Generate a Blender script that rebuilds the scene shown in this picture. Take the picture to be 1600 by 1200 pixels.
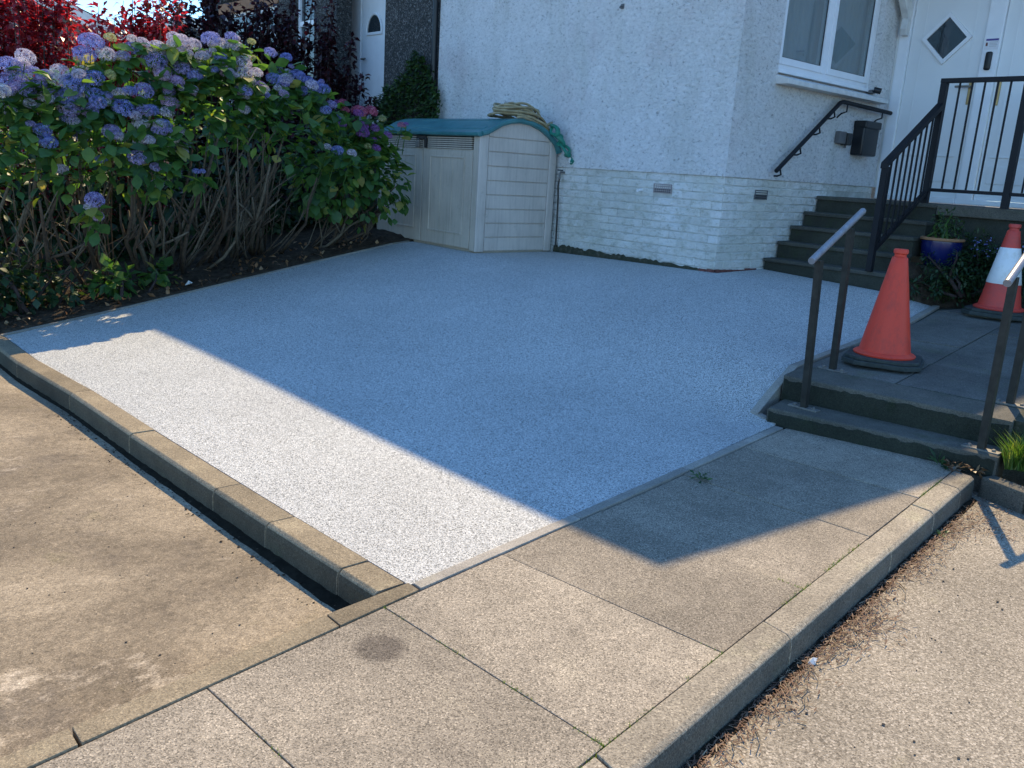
import bpy, bmesh, math, random
import numpy as np
from mathutils import Vector, Matrix
from mathutils.geometry import delaunay_2d_cdt
rnd = random.Random(7)
for o in list(bpy.data.objects): bpy.data.objects.remove(o)
S = bpy.context.scene
COL = S.collection

# ------------------------------------------------------------------ camera
cam = bpy.data.cameras.new('camera'); co = bpy.data.objects.new('camera', cam); COL.objects.link(co)
R_ = Vector((0.74684, -0.66216, 0.06144)); U_ = Vector((0.11631, 0.22103, 0.96831)); F_ = Vector((0.65475, 0.71603, -0.24209))
co.matrix_world = Matrix(((R_.x, U_.x, -F_.x, 0), (R_.y, U_.y, -F_.y, 0), (R_.z, U_.z, -F_.z, 1.41), (0, 0, 0, 1)))
cam.sensor_width = 36; cam.lens = 36 * 1348.3 / 1600; cam.clip_end = 2000; cam.clip_start = .05
S.camera = co
# ------------------------------------------------------------------ light
SUN_AZ, SUN_EL = 30.3, 49.5
w = bpy.data.worlds.new('World'); S.world = w; w.use_nodes = True
nt = w.node_tree; nt.nodes.clear()
sky = nt.nodes.new('ShaderNodeTexSky'); sky.sky_type = 'NISHITA'; sky.sun_disc = False
sky.sun_elevation = math.radians(SUN_EL); sky.sun_rotation = math.radians(90 - SUN_AZ)
sky.air_density = 1.0; sky.dust_density = 0.0; sky.ozone_density = 10.0
bg = nt.nodes.new('ShaderNodeBackground'); bg.inputs[1].default_value = .15
ow = nt.nodes.new('ShaderNodeOutputWorld')
tint = nt.nodes.new('ShaderNodeMix'); tint.data_type = 'RGBA'; tint.blend_type = 'MULTIPLY'; tint.inputs[0].default_value = 1; tint.inputs[7].default_value = (.96, 1.03, .985, 1)
nt.links.new(sky.outputs[0], tint.inputs[6]); nt.links.new(tint.outputs[2], bg.inputs[0]); nt.links.new(bg.outputs[0], ow.inputs[0])
sl = bpy.data.lights.new('sun', 'SUN'); sl.energy = 2.9; sl.angle = math.radians(.55); sl.color = (1, .79, .49)
so = bpy.data.objects.new('sun', sl); COL.objects.link(so)
sd = Vector((math.cos(math.radians(SUN_EL)) * math.cos(math.radians(SUN_AZ)), math.cos(math.radians(SUN_EL)) * math.sin(math.radians(SUN_AZ)), math.sin(math.radians(SUN_EL))))
so.rotation_euler = (-sd).to_track_quat('-Z', 'Y').to_euler(); so.location = (0, 0, 30)
S.view_settings.view_transform = 'Standard'; S.view_settings.look = 'None'
S.view_settings.exposure = 1.24; S.view_settings.gamma = 1
S.render.engine = 'CYCLES'

# ------------------------------------------------------------------ helpers
def tag(o, label=None, cat=None, group=None, kind=None):
    if label: o['label'] = label
    if cat: o['category'] = cat
    if group: o['group'] = group
    if kind: o['kind'] = kind
    return o
def empty(name, loc, label=None, cat=None, group=None, kind=None):
    o = bpy.data.objects.new(name, None); o.location = loc; o.empty_display_size = .1; COL.objects.link(o)
    return tag(o, label, cat, group, kind)
def wloc(o):
    v = Vector(o.location)
    while o.parent: o = o.parent; v += Vector(o.location)
    return v
class MB:
    def __init__(s): s.v = []; s.f = []; s.m = []
    def add(s, vs, fs, mi=0):
        n = len(s.v); s.v += [tuple(p) for p in vs]; s.f += [tuple(i + n for i in f) for f in fs]; s.m += [mi] * len(fs); return s
    def box(s, a, b, mi=0):
        x0, y0, z0 = a; x1, y1, z1 = b
        return s.add([(x0, y0, z0), (x1, y0, z0), (x1, y1, z0), (x0, y1, z0), (x0, y0, z1), (x1, y0, z1), (x1, y1, z1), (x0, y1, z1)],
                     [(0, 3, 2, 1), (4, 5, 6, 7), (0, 1, 5, 4), (1, 2, 6, 5), (2, 3, 7, 6), (3, 0, 4, 7)], mi)
    def prism(s, top, dz):
        """top: list of (x,y,z) counter-clockwise, extruded down by dz"""
        n = len(top); vs = list(top) + [(x, y, z - dz) for x, y, z in top]
        fs = [tuple(range(n)), tuple(range(2 * n - 1, n - 1, -1))] + [(i, i + n, (i + 1) % n + n, (i + 1) % n) for i in range(n)]
        return s.add(vs, fs)
    def extrude(s, prof, vec):
        n = len(prof); vec = Vector(vec); vs = [Vector(p) for p in prof]; vs += [p + vec for p in vs]
        return s.add(vs, [tuple(range(n)), tuple(range(2 * n - 1, n - 1, -1))] + [(i, i + n, (i + 1) % n + n, (i + 1) % n) for i in range(n)])
    def tube(s, pts, r, n=6, cap=True):
        pts = [Vector(p) for p in pts]; rs = r if isinstance(r, (list, tuple)) else [r] * len(pts)
        base = len(s.v); a = None
        for i, p in enumerate(pts):
            t = (pts[min(i + 1, len(pts) - 1)] - pts[max(i - 1, 0)])
            t = t.normalized() if t.length > 1e-9 else Vector((0, 0, 1))
            if a is None: a = t.cross(Vector((0, 0, 1)) if abs(t.z) < .9 else Vector((1, 0, 0)))
            else: a = a - t * a.dot(t)
            a.normalize(); b = t.cross(a)
            for k in range(n):
                q = 2 * math.pi * (k + .5) / n; s.v.append(tuple(p + (a * math.cos(q) + b * math.sin(q)) * rs[i]))
        for i in range(len(pts) - 1):
            for k in range(n):
                s.f.append((base + i * n + k, base + i * n + (k + 1) % n, base + (i + 1) * n + (k + 1) % n, base + (i + 1) * n + k)); s.m.append(0)
        if cap:
            s.f.append(tuple(base + k for k in range(n - 1, -1, -1))); s.m.append(0)
            e = base + (len(pts) - 1) * n; s.f.append(tuple(e + k for k in range(n))); s.m.append(0)
        return s
    def bar(s, p, q, wx, wy=None):
        """square bar between two points"""
        return s.tube([p, q], wx / math.sqrt(2), 4)
    def lathe(s, prof, c, n=24, cap=True):
        base = len(s.v); cx, cy, cz = c
        for r, z in prof:
            for k in range(n):
                q = 2 * math.pi * k / n; s.v.append((cx + r * math.cos(q), cy + r * math.sin(q), cz + z))
        for i in range(len(prof) - 1):
            for k in range(n):
                s.f.append((base + i * n + k, base + i * n + (k + 1) % n, base + (i + 1) * n + (k + 1) % n, base + (i + 1) * n + k)); s.m.append(0)
        if cap:
            s.f.append(tuple(base + k for k in range(n - 1, -1, -1))); s.m.append(0)
            e = base + (len(prof) - 1) * n; s.f.append(tuple(e + k for k in range(n))); s.m.append(0)
        return s
    def build(s, name, mat, parent=None, bevel=0, seg=2, smooth=False, label=None, cat=None, group=None, kind=None, base=False, jit=0):
        me = bpy.data.meshes.new(name)
        vs = np.array(s.v, float)
        c = (vs.min(0) + vs.max(0)) / 2
        if base or parent is None: c[2] = vs[:, 2].min()
        if kind in ('structure', 'stuff') and parent is None: c[:] = 0
        me.from_pydata([tuple(p) for p in vs - c], [], s.f)
        mats = mat if isinstance(mat, (list, tuple)) else [mat]
        for m in mats: me.materials.append(m)
        if len(mats) > 1: me.polygons.foreach_set('material_index', s.m)
        if bevel:
            bm = bmesh.new(); bm.from_mesh(me)
            bmesh.ops.remove_doubles(bm, verts=bm.verts, dist=1e-6)
            bmesh.ops.recalc_face_normals(bm, faces=bm.faces)
            es = [e for e in bm.edges if len(e.link_faces) == 2 and e.calc_face_angle(0) > .5]
            bmesh.ops.bevel(bm, geom=es, offset=bevel, segments=seg, affect='EDGES', profile=.6)
            if jit:
                for v in bm.verts: v.co += Vector([(rnd.random() - .5) * jit for _ in range(3)])
            bm.to_mesh(me); bm.free()
        else:
            bm = bmesh.new(); bm.from_mesh(me); bmesh.ops.recalc_face_normals(bm, faces=bm.faces) if not getattr(s, 'keepn', False) else None; bm.to_mesh(me); bm.free()
        if smooth:
            me.polygons.foreach_set('use_smooth', [True] * len(me.polygons))
            if smooth != 'all':
                try: me.set_sharp_from_angle(angle=math.radians(40))
                except Exception: pass
        o = bpy.data.objects.new(name, me); COL.objects.link(o)
        o.location = Vector(c) - (wloc(parent) if parent else Vector())
        if parent: o.parent = parent
        return tag(o, label, cat, group, kind)
def inst(name, me, parent, loc, rot=(0, 0, 0), sc=(1, 1, 1)):
    o = bpy.data.objects.new(name, me); COL.objects.link(o)
    o.parent = parent; o.location = Vector(loc) - (wloc(parent) if parent else Vector()); o.rotation_euler = rot; o.scale = sc
    return o

# ------------------------------------------------------------------ materials
class NT:
    def __init__(s, name):
        s.m = bpy.data.materials.new(name); s.m.use_nodes = True; s.t = s.m.node_tree; s.n = s.t.nodes
        s.b = s.n['Principled BSDF']; s.pos = s.n.new('ShaderNodeNewGeometry')
    def put(s, sock, v):
        if isinstance(v, bpy.types.NodeSocket): s.t.links.new(v, sock)
        elif isinstance(v, (tuple, list)) and len(v) == 3 and sock.type == 'RGBA': sock.default_value = (*v, 1)
        else: sock.default_value = v
    def scaled(s, sc):
        if isinstance(sc, (tuple, list)):
            n = s.n.new('ShaderNodeVectorMath'); n.operation = 'MULTIPLY'; s.t.links.new(s.pos.outputs['Position'], n.inputs[0]); n.inputs[1].default_value = sc
            return n.outputs[0]
        return s.pos.outputs['Position']
    def noise(s, sc, det=4, rough=.55, vs=None, dist=0):
        n = s.n.new('ShaderNodeTexNoise'); n.inputs['Scale'].default_value = sc; n.inputs['Detail'].default_value = det; n.inputs['Roughness'].default_value = rough; n.inputs['Distortion'].default_value = dist
        s.t.links.new(s.scaled(vs), n.inputs['Vector']); return n.outputs['Fac']
    def vor(s, sc, out='Color', feat='F1', vs=None):
        n = s.n.new('ShaderNodeTexVoronoi'); n.feature = feat; n.inputs['Scale'].default_value = sc
        s.t.links.new(s.scaled(vs), n.inputs['Vector']); o = n.outputs[out]
        if out == 'Color':
            p = s.n.new('ShaderNodeSeparateColor'); s.t.links.new(o, p.inputs[0]); return p.outputs[0]
        return o
    def ramp(s, v, stops, interp='LINEAR'):
        n = s.n.new('ShaderNodeValToRGB'); e = n.color_ramp.elements; n.color_ramp.interpolation = interp
        while len(e) < len(stops): e.new(.5)
        for k, (p, c) in enumerate(stops):
            e[k].position = p; e[k].color = (*c, 1) if isinstance(c, (tuple, list)) else (c, c, c, 1)
        s.t.links.new(v, n.inputs[0]); return n.outputs[0]
    def mix(s, f, a, b, mode='MIX'):
        n = s.n.new('ShaderNodeMix'); n.data_type = 'RGBA'; n.blend_type = mode
        s.put(n.inputs[0], f); s.put(n.inputs[6], a); s.put(n.inputs[7], b); return n.outputs[2]
    def math(s, op, a, b=0.):
        n = s.n.new('ShaderNodeMath'); n.operation = op; s.put(n.inputs[0], a); s.put(n.inputs[1], b); return n.outputs[0]
    def island(s): return s.pos.outputs['Random Per Island']
    def objrand(s):
        n = s.n.new('ShaderNodeObjectInfo'); return n.outputs['Random']
    def bump(s, h, strength=.5, dist=.005):
        n = s.n.new('ShaderNodeBump'); n.inputs['Strength'].default_value = strength; n.inputs['Distance'].default_value = dist
        s.t.links.new(h, n.inputs['Height'])
        if s.b.inputs['Normal'].links: s.t.links.new(s.b.inputs['Normal'].links[0].from_socket, n.inputs['Normal'])
        s.t.links.new(n.outputs[0], s.b.inputs['Normal'])
    def set(s, **k):
        for a, v in k.items():
            s.put(s.b.inputs[{'col': 'Base Color', 'rough': 'Roughness', 'metal': 'Metallic', 'spec': 'Specular IOR Level', 'trans': 'Transmission Weight', 'sheen': 'Sheen Weight', 'coat': 'Coat Weight'}[a]], v)
        return s
def simple(name, c, rough=.6, metal=0, var=.25, sc=8, bump=0, bsc=60, spec=.4):
    n = NT(name); f = n.ramp(n.noise(sc, 5), [(.3, 1 - var), (.7, 1 + var * .4)])
    n.set(col=n.mix(1., c, f, 'MULTIPLY'), rough=rough, metal=metal, spec=spec)
    if bump: n.bump(n.noise(bsc, 4), bump, .004)
    return n.m
def concrete(name, c, dark=.6, lichen=(.42, .40, .24), lich=.35, speck=.5, sc=1.0, pebble=200, stain=None):
    n = NT(name)
    big = n.ramp(n.noise(1.7 * sc, 6, .6), [(.3, dark), (.7, 1.15)])
    col = n.mix(1., c, big, 'MULTIPLY')
    st = n.ramp(n.noise(9 * sc, 7, .75), [(.35, .86), (.62, 1.06)])
    col = n.mix(1., col, st, 'MULTIPLY')
    col = n.mix(n.ramp(n.noise(4.3, 5, .65), [(.56, 0.), (.72, lich)]), col, lichen)
    if stain:
        d = n.n.new('ShaderNodeVectorMath'); d.operation = 'DISTANCE'; n.t.links.new(n.pos.outputs['Position'], d.inputs[0]); d.inputs[1].default_value = (stain[0], stain[1], 0)
        dd = n.math('ADD', d.outputs['Value'], n.math('MULTIPLY', n.math('SUBTRACT', n.noise(22, 4), .5), .06))
        col = n.mix(n.ramp(dd, [(stain[2] * .75, .55), (stain[2] * 1.25, 0.)]), col, (.05, .04, .035))
    v = n.vor(pebble); sp = n.ramp(v, [(0, 1 - speck), (.5, 1.), (.82, 1.), (1, 1 + speck)])
    col = n.mix(1., col, sp, 'MULTIPLY')
    f = n.ramp(n.noise(380, 3, .7), [(.34, .70), (.5, 1.), (.66, 1.25)])
    col = n.mix(1., col, f, 'MULTIPLY')
    col = n.mix(1., col, n.ramp(n.objrand(), [(0, .84), (1, 1.10)]), 'MULTIPLY')
    n.set(col=col, rough=.92, spec=.25)
    n.bump(n.vor(pebble, 'Distance'), .35, .003); n.bump(n.noise(30, 6, .7), .3, .005)
    return n.m
MAT = {}
def mk():
    # resin bound gravel: tiny pale, grey and charcoal stones
    n = NT('resin_bound_stone'); v = n.vor(225)
    col = n.ramp(v, [(0, (.10, .105, .10)), (.14, (.24, .245, .235)), (.34, (.375, .38, .365)), (.6, (.49, .495, .47)), (1, (.68, .675, .63))])
    col = n.mix(1., col, n.ramp(n.noise(1.3, 5, .6), [(.3, .90), (.7, 1.05)]), 'MULTIPLY')
    col = n.mix(1., col, n.ramp(n.noise(150, 3, .7), [(.34, .74), (.5, 1.), (.66, 1.14)]), 'MULTIPLY')
    n.set(col=col, rough=.7, spec=.3); n.bump(n.vor(225, 'Distance'), .7, .003); MAT['resin'] = n.m
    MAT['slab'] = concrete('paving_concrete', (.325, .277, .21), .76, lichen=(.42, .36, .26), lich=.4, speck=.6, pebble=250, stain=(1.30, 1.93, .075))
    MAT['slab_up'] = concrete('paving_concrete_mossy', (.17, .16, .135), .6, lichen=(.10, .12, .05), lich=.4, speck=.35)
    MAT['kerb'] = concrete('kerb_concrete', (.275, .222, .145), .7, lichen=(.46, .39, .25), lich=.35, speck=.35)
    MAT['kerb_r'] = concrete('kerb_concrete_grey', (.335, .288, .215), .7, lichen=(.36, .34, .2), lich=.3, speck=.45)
    MAT['kerb_face'] = concrete('kerb_face_shade_dirt', (.10, .085, .058), .6, lichen=(.10, .10, .05), lich=.5, speck=.3)  # face colour darkened for the shade on it as well as dirt
    MAT['kerb_r_face'] = concrete('kerb_face_grey', (.15, .135, .105), .6, lichen=(.12, .12, .06), lich=.4, speck=.4)  # darker than the kerb top, shade and dirt both in the colour
    MAT['edging'] = concrete('edging_concrete', (.34, .31, .26), .75, lich=.2, speck=.2)
    MAT['step'] = concrete('step_concrete_dark', (.055, .058, .045), .55, lichen=(.045, .06, .025), lich=.6, speck=.25)
    MAT['step_p'] = concrete('path_step_concrete', (.135, .125, .10), .6, lichen=(.07, .08, .035), lich=.5, speck=.3)
    MAT['step_t'] = concrete('step_tread_worn', (.10, .098, .082), .6, lichen=(.06, .07, .03), lich=.5, speck=.25)
    MAT['riser'] = concrete('mossy_riser', (.038, .042, .03), .5, lichen=(.02, .032, .012), lich=.7, speck=.3)
    MAT['nosing'] = concrete('nosing_worn', (.30, .29, .26), .6, speck=.2)
    # old drive: blotchy concrete with pale and brown stains
    n = NT('drive_concrete')
    a = n.ramp(n.noise(.9, 8, .66, dist=.7), [(.3, (.12, .096, .066)), (.43, (.205, .163, .11)), (.55, (.29, .233, .158)), (.66, (.37, .30, .208)), (.75, (.52, .43, .315))])
    a = n.mix(n.ramp(n.noise(2.3, 7, .72), [(.52, 0.), (.70, .7)]), a, (.115, .095, .075))
    a = n.mix(n.ramp(n.noise(1.5, 8, .8, vs=(1, 1.5, 1)), [(.57, 0.), (.66, .7)]), a, (.55, .46, .34))
    a = n.mix(n.ramp(n.noise(3.1, 5, .7), [(.60, 0.), (.70, .5)]), a, (.20, .17, .09))
    a = n.mix(1., a, n.ramp(n.noise(42, 7, .78), [(.33, .62), (.5, 1.), (.67, 1.25)]), 'MULTIPLY')
    a = n.mix(1., a, n.ramp(n.noise(230, 4, .75), [(.33, .55), (.5, 1.), (.67, 1.35)]), 'MULTIPLY')
    a = n.mix(1., a, n.ramp(n.vor(210), [(0, .7), (.4, 1.), (.85, 1.), (1, 1.4)]), 'MULTIPLY')
    a = n.mix(n.ramp(n.vor(19, 'Distance'), [(.03, .8), (.07, 0.)]), a, (.05, .045, .04))
    n.set(col=a, rough=.9, spec=.25); n.bump(n.noise(60, 7, .75), .5, .006); MAT['drive'] = n.m
    n = NT('road_asphalt'); v = n.vor(170)
    a = n.ramp(v, [(0, (.15, .128, .098)), (.4, (.265, .23, .177)), (.8, (.335, .29, .222)), (1, (.48, .42, .335))])
    a = n.mix(1., a, n.ramp(n.noise(1.3, 6, .6), [(.3, .78), (.7, 1.15)]), 'MULTIPLY')
    a = n.mix(n.ramp(n.noise(7, 5, .7), [(.6, 0.), (.8, .4)]), a, (.26, .235, .13))
    a = n.mix(1., a, n.ramp(n.noise(260, 3, .7), [(.33, .6), (.5, 1.), (.67, 1.32)]), 'MULTIPLY')
    a = n.mix(n.ramp(n.noise(18, 6, .75), [(.58, 0.), (.74, .5)]), a, (.15, .13, .10))
    n.set(col=a, rough=.92, spec=.2); n.bump(n.vor(170, 'Distance'), .4, .003); MAT['road'] = n.m
    n = NT('soil'); a = n.ramp(n.noise(14, 7, .7), [(.3, (.028, .02, .014)), (.55, (.07, .052, .036)), (.75, (.13, .1, .07))])
    n.set(col=a, rough=1, spec=.1); n.bump(n.noise(25, 6, .75), .9, .03); MAT['soil'] = n.m
    n = NT('gutter_silt_shadow'); n.set(col=n.ramp(n.noise(20, 6, .7), [(.3, (.012, .010, .007)), (.7, (.032, .026, .018))]), rough=1, spec=.05); n.bump(n.noise(60, 5, .7), .5, .006); MAT['gutter'] = n.m  # near-black silt colour that also paints in the kerb shadow
    n = NT('joint_sand'); n.set(col=n.ramp(n.noise(9, 6, .7), [(.35, (.09, .078, .055)), (.6, (.22, .185, .135)), (.75, (.12, .13, .055))]), rough=1); MAT['jointsand'] = n.m
    n = NT('lawn'); n.set(col=n.ramp(n.noise(6, 5), [(.3, (.03, .06, .012)), (.7, (.07, .12, .025))]), rough=1); MAT['lawn'] = n.m
    # white painted roughcast
    n = NT('white_roughcast')
    a = n.mix(n.ramp(n.noise(.9, 6, .65), [(.38, 0.), (.66, .8)]), (.90, .89, .875), (.77, .76, .72))
    a = n.mix(n.ramp(n.noise(2.2, 6, .7, vs=(1, 1, .3)), [(.52, 0.), (.72, .7)]), a, (.66, .66, .60))
    a = n.mix(n.ramp(n.noise(1.4, 4, .6), [(.58, 0.), (.72, .45)]), a, (.66, .58, .57))
    ch = n.noise(25, 6, .78, vs=(1, 1, 1.7), dist=.5)
    a = n.mix(1., a, n.ramp(ch, [(.34, .42), (.43, .88), (.55, 1.0), (.66, 1.10)]), 'MULTIPLY')  # pits darkened in colour to stand in for relief shade
    n.set(col=a, rough=.9, spec=.2); n.bump(ch, .9, .035); MAT['rough'] = n.m
    n = NT('smooth_render'); a = n.mix(n.ramp(n.noise(5, 5), [(.4, 0.), (.7, .5)]), (.74, .735, .70), (.62, .60, .56)); n.set(col=a, rough=.85); n.bump(n.noise(60, 4), .3, .004); MAT['render'] = n.m
    n = NT('painted_brick')
    a = n.mix(n.ramp(n.noise(1.6, 6, .65), [(.36, 0.), (.64, .85)]), (.86, .85, .82), (.62, .62, .54))
    a = n.mix(n.ramp(n.noise(13, 7, .75, vs=(1, 1, 1.8)), [(.50, 0.), (.68, .75)]), a, (.36, .37, .28))
    a = n.mix(n.ramp(n.noise(34, 5, .7, vs=(.5, .5, 2.5)), [(.56, 0.), (.70, .6)]), a, (.30, .30, .24))
    a = n.mix(n.ramp(n.noise(5, 5, .7), [(.60, 0.), (.68, .7)]), a, (.88, .87, .85))
    a = n.mix(1., a, n.ramp(n.objrand(), [(0, .93), (1, 1.03)]), 'MULTIPLY')
    n.set(col=a, rough=.75, spec=.3); n.bump(n.noise(40, 6, .75), 1., .02); n.bump(n.noise(9, 3), .4, .03); MAT['brick'] = n.m
    n = NT('brick_joint'); n.set(col=n.ramp(n.noise(7, 5), [(.3, (.34, .335, .29)), (.7, (.62, .615, .57))]), rough=.9); MAT['joint'] = n.m
    n = NT('damp_moss'); n.set(col=n.ramp(n.noise(22, 6, .7), [(.3, (.02, .028, .014)), (.55, (.05, .05, .03)), (.75, (.14, .13, .1))]), rough=.95); n.bump(n.noise(40, 5, .7), .8, .01); MAT['moss'] = n.m
    n = NT('red_brick'); n.set(col=n.ramp(n.noise(20, 5), [(.3, (.10, .035, .03)), (.7, (.2, .08, .065))]), rough=.9); MAT['redbrick'] = n.m
    n = NT('dark_roughcast'); a = n.ramp(n.vor(60), [(0, (.025, .025, .024)), (.5, (.06, .06, .056)), (.85, (.12, .117, .108)), (1, (.24, .23, .21))]); n.set(col=a, rough=.95); n.bump(n.vor(60, 'Distance'), 1., .02); MAT['darkrough'] = n.m
    MAT['farwall'] = simple('grey_harling', (.16, .165, .16), .95, bump=.4)
    MAT['rooftile'] = simple('roof_tile', (.09, .075, .065), .85, bump=.5, bsc=20)
    MAT['upvc'] = simple('white_upvc', (.80, .81, .82), .32, var=.05, spec=.5)
    MAT['paintw'] = simple('white_gloss_paint', (.68, .68, .65), .45, var=.18, sc=12)
    MAT['bargeboard'] = simple('white_bargeboard', (.72, .72, .68), .6, var=.12)
    MAT['door'] = simple('white_door_skin', (.76, .77, .76), .38, var=.05, sc=2)
    MAT['curtain'] = simple('grey_curtain', (.45, .45, .43), .9, var=.15, sc=3)
    MAT['black'] = simple('black_painted_steel', (.011, .012, .015), .55, var=.3, spec=.25)
    MAT['blackplastic'] = simple('black_plastic', (.012, .014, .016), .35, var=.2)
    MAT['greyplastic'] = simple('grey_plastic', (.12, .12, .12), .5, var=.2)
    MAT['steelpost'] = simple('brown_painted_steel', (.033, .031, .025), .55, var=.4, sc=20, spec=.3)
    MAT['steelrail'] = simple('worn_bright_steel', (.30, .29, .30), .42, .3, var=.25, sc=25, spec=.6)
    MAT['zinc'] = simple('galvanised_plate', (.20, .185, .16), .6, .2, var=.4, sc=40)
    def shedmat(name, c):
        n = NT(name); a = n.mix(n.ramp(n.noise(2.5, 6, .65), [(.4, 0.), (.7, .6)]), c, tuple(x * .74 for x in c))
        a = n.mix(1., a, n.ramp(n.noise(5, 6, .65, vs=(8, 8, .6)), [(.3, .82), (.5, 1.), (.7, 1.05)]), 'MULTIPLY')
        a = n.mix(n.ramp(n.noise(8, 6, .75), [(.60, 0.), (.74, .5)]), a, (.22, .21, .15))
        n.set(col=a, rough=.6, spec=.35); n.bump(n.noise(14, 5, .6, vs=(9, 9, 1)), .2, .004); return n.m
    MAT['shed'] = shedmat('shed_plastic', (.52, .455, .365)); MAT['shedside'] = shedmat('shed_plastic_side', (.535, .475, .415))
    n = NT('teal_plastic'); n.set(col=n.ramp(n.noise(6, 6, .7), [(.3, (.03, .13, .14)), (.55, (.045, .19, .20)), (.75, (.09, .22, .22))]), rough=.42, spec=.5); MAT['teal'] = n.m
    MAT['hose'] = simple('beige_hose', (.36, .30, .17), .55, var=.35, sc=15)
    MAT['greenhose'] = simple('green_hose', (.015, .2, .14), .4, var=.3, sc=20)
    n = NT('cone_orange'); a = n.mix(n.ramp(n.noise(11, 7, .75, vs=(1, 1, .5)), [(.48, 0.), (.7, .75)]), (.74, .062, .03), (.44, .05, .035)); n.set(col=a, rough=.5, spec=.4); MAT['cone'] = n.m
    n = NT('cone_red_dirty'); a = n.mix(n.ramp(n.noise(9, 6, .7), [(.45, 0.), (.7, .6)]), (.62, .06, .04), (.36, .06, .05)); n.set(col=a, rough=.55); MAT['cone2'] = n.m
    n = NT('cone_sleeve'); a = n.mix(n.ramp(n.noise(14, 6, .7), [(.5, 0.), (.7, .5)]), (.80, .80, .78), (.58, .55, .45)); n.set(col=a, rough=.3, spec=.6); n.bump(n.noise(18, 5, .7), .4, .006); MAT['sleeve'] = n.m
    MAT['rubber'] = simple('black_rubber', (.045, .055, .05), .75, var=.4, sc=25)
    n = NT('blue_glaze'); a = n.mix(n.ramp(n.noise(7, 4, .6, vs=(3, 3, .6)), [(.62, 0.), (.7, .55)]), (.006, .011, .085), (.16, .14, .15)); n.set(col=a, rough=.25, spec=.4, coat=.15); MAT['glaze'] = n.m
    MAT['terra'] = simple('terracotta', (.34, .17, .08), .7, var=.3)
    n = NT('window_glass'); n.set(col=(.6, .7, .72), rough=.03, trans=.85, spec=.8); n.b.inputs['IOR'].default_value = 1.45; MAT['glass'] = n.m
    n = NT('dark_glass'); n.set(col=(.03, .04, .045), rough=.05, spec=.9); n.bump(n.noise(9, 3), .15, .01); MAT['dglass'] = n.m
    MAT['brass'] = simple('brass', (.42, .30, .14), .4, .8)
    MAT['bark'] = simple('stem_bark', (.10, .072, .048), .9, var=.5, sc=30, bump=.5)
    MAT['barkp'] = simple('pale_stem_bark', (.17, .138, .095), .9, var=.4, sc=30, bump=.5)
    MAT['barkd'] = simple('dark_bark', (.06, .04, .035), .9, var=.4, sc=30)
    n = NT('notice_print'); MAT['paper'] = simple('notice_paper', (.72, .72, .74), .7, var=.05); MAT['print'] = simple('notice_ink', (.10, .08, .28), .7)
    MAT['litterpaper'] = simple('scrap_white', (.7, .7, .68), .8)
    MAT['pebble'] = simple('dark_pebble', (.05, .045, .04), .9)
    def leaf(name, stops, trans, tcol, rough=.45, spec=.4, objr=False):
        n = NT(name); r = n.objrand() if objr else n.island()
        a = n.ramp(r, stops); a = n.mix(1., a, n.ramp(n.noise(18, 3), [(.3, .8), (.7, 1.15)]), 'MULTIPLY')
        n.set(col=a, rough=rough, spec=spec)
        tr = n.n.new('ShaderNodeBsdfTranslucent'); n.put(tr.inputs[0], n.mix(1., a, tcol, 'MULTIPLY'))
        mx = n.n.new('ShaderNodeMixShader'); mx.inputs[0].default_value = trans
        n.t.links.new(n.b.outputs[0], mx.inputs[1]); n.t.links.new(tr.outputs[0], mx.inputs[2])
        n.t.links.new(mx.outputs[0], n.n['Material Output'].inputs[0]); MAT[name] = n.m
    G = [(0, (.032, .085, .026)), (.4, (.055, .13, .036)), (.72, (.085, .175, .04)), (.92, (.17, .24, .045)), (1, (.30, .25, .07))]
    leaf('hydrangea_leaf', G, .4, (2.2, 2.2, .9)); leaf('hydrangea_leaf_single', G, .4, (2.2, 2.2, .9), objr=True)
    leaf('dark_leaf', [(0, (.012, .034, .014)), (.6, (.025, .06, .02)), (1, (.05, .085, .025))], .25, (1.8, 1.8, .8))
    leaf('climber_leaf', [(0, (.02, .05, .018)), (.6, (.045, .095, .03)), (1, (.085, .13, .035))], .3, (1.8, 1.8, .8))
    leaf('red_leaf', [(0, (.07, .008, .014)), (.5, (.20, .016, .026)), (.9, (.33, .04, .05)), (1, (.42, .16, .16))], .45, (2.5, 1.0, 1.2), rough=.32, spec=.6)
    leaf('plum_leaf', [(0, (.018, .008, .012)), (.6, (.035, .012, .018)), (.95, (.06, .02, .025)), (1, (.16, .02, .025))], .3, (2.4, 1.2, 1.2), rough=.35, spec=.5)
    leaf('grass_blade', [(0, (.06, .13, .018)), (.6, (.12, .22, .03)), (1, (.24, .26, .07))], .4, (1.6, 1.6, .8))
    leaf('dead_leaf', [(0, (.12, .055, .025)), (.6, (.24, .12, .05)), (1, (.4, .27, .14))], .2, (1.2, 1.1, 1))
    leaf('pine_needle', [(0, (.10, .05, .03)), (.5, (.19, .105, .062)), (.85, (.27, .17, .105)), (1, (.45, .34, .21))], .1, (1, 1, 1), rough=.7)
    P = {'b': ((.13, .15, .42), (.25, .27, .55)), 'v': ((.22, .18, .44), (.36, .31, .55)), 'm': ((.40, .33, .46), (.58, .52, .58)), 'p': ((.42, .26, .52), (.56, .40, .58)),
         'w': ((.50, .44, .50), (.60, .56, .54)), 'y': ((.34, .38, .12), (.48, .46, .2)), 'r': ((.36, .05, .12), (.52, .13, .2)), 'u': ((.20, .06, .27), (.30, .10, .35))}
    for k, (c0, c1) in P.items(): leaf('petal_' + k, [(0, tuple(x * .8 for x in c0)), (.5, c1), (1, tuple(min(.85, x * 1.3 + .05) for x in c1))], .35, (1.3, 1.3, 1.3), rough=.6, spec=.2)
mk()

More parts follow.
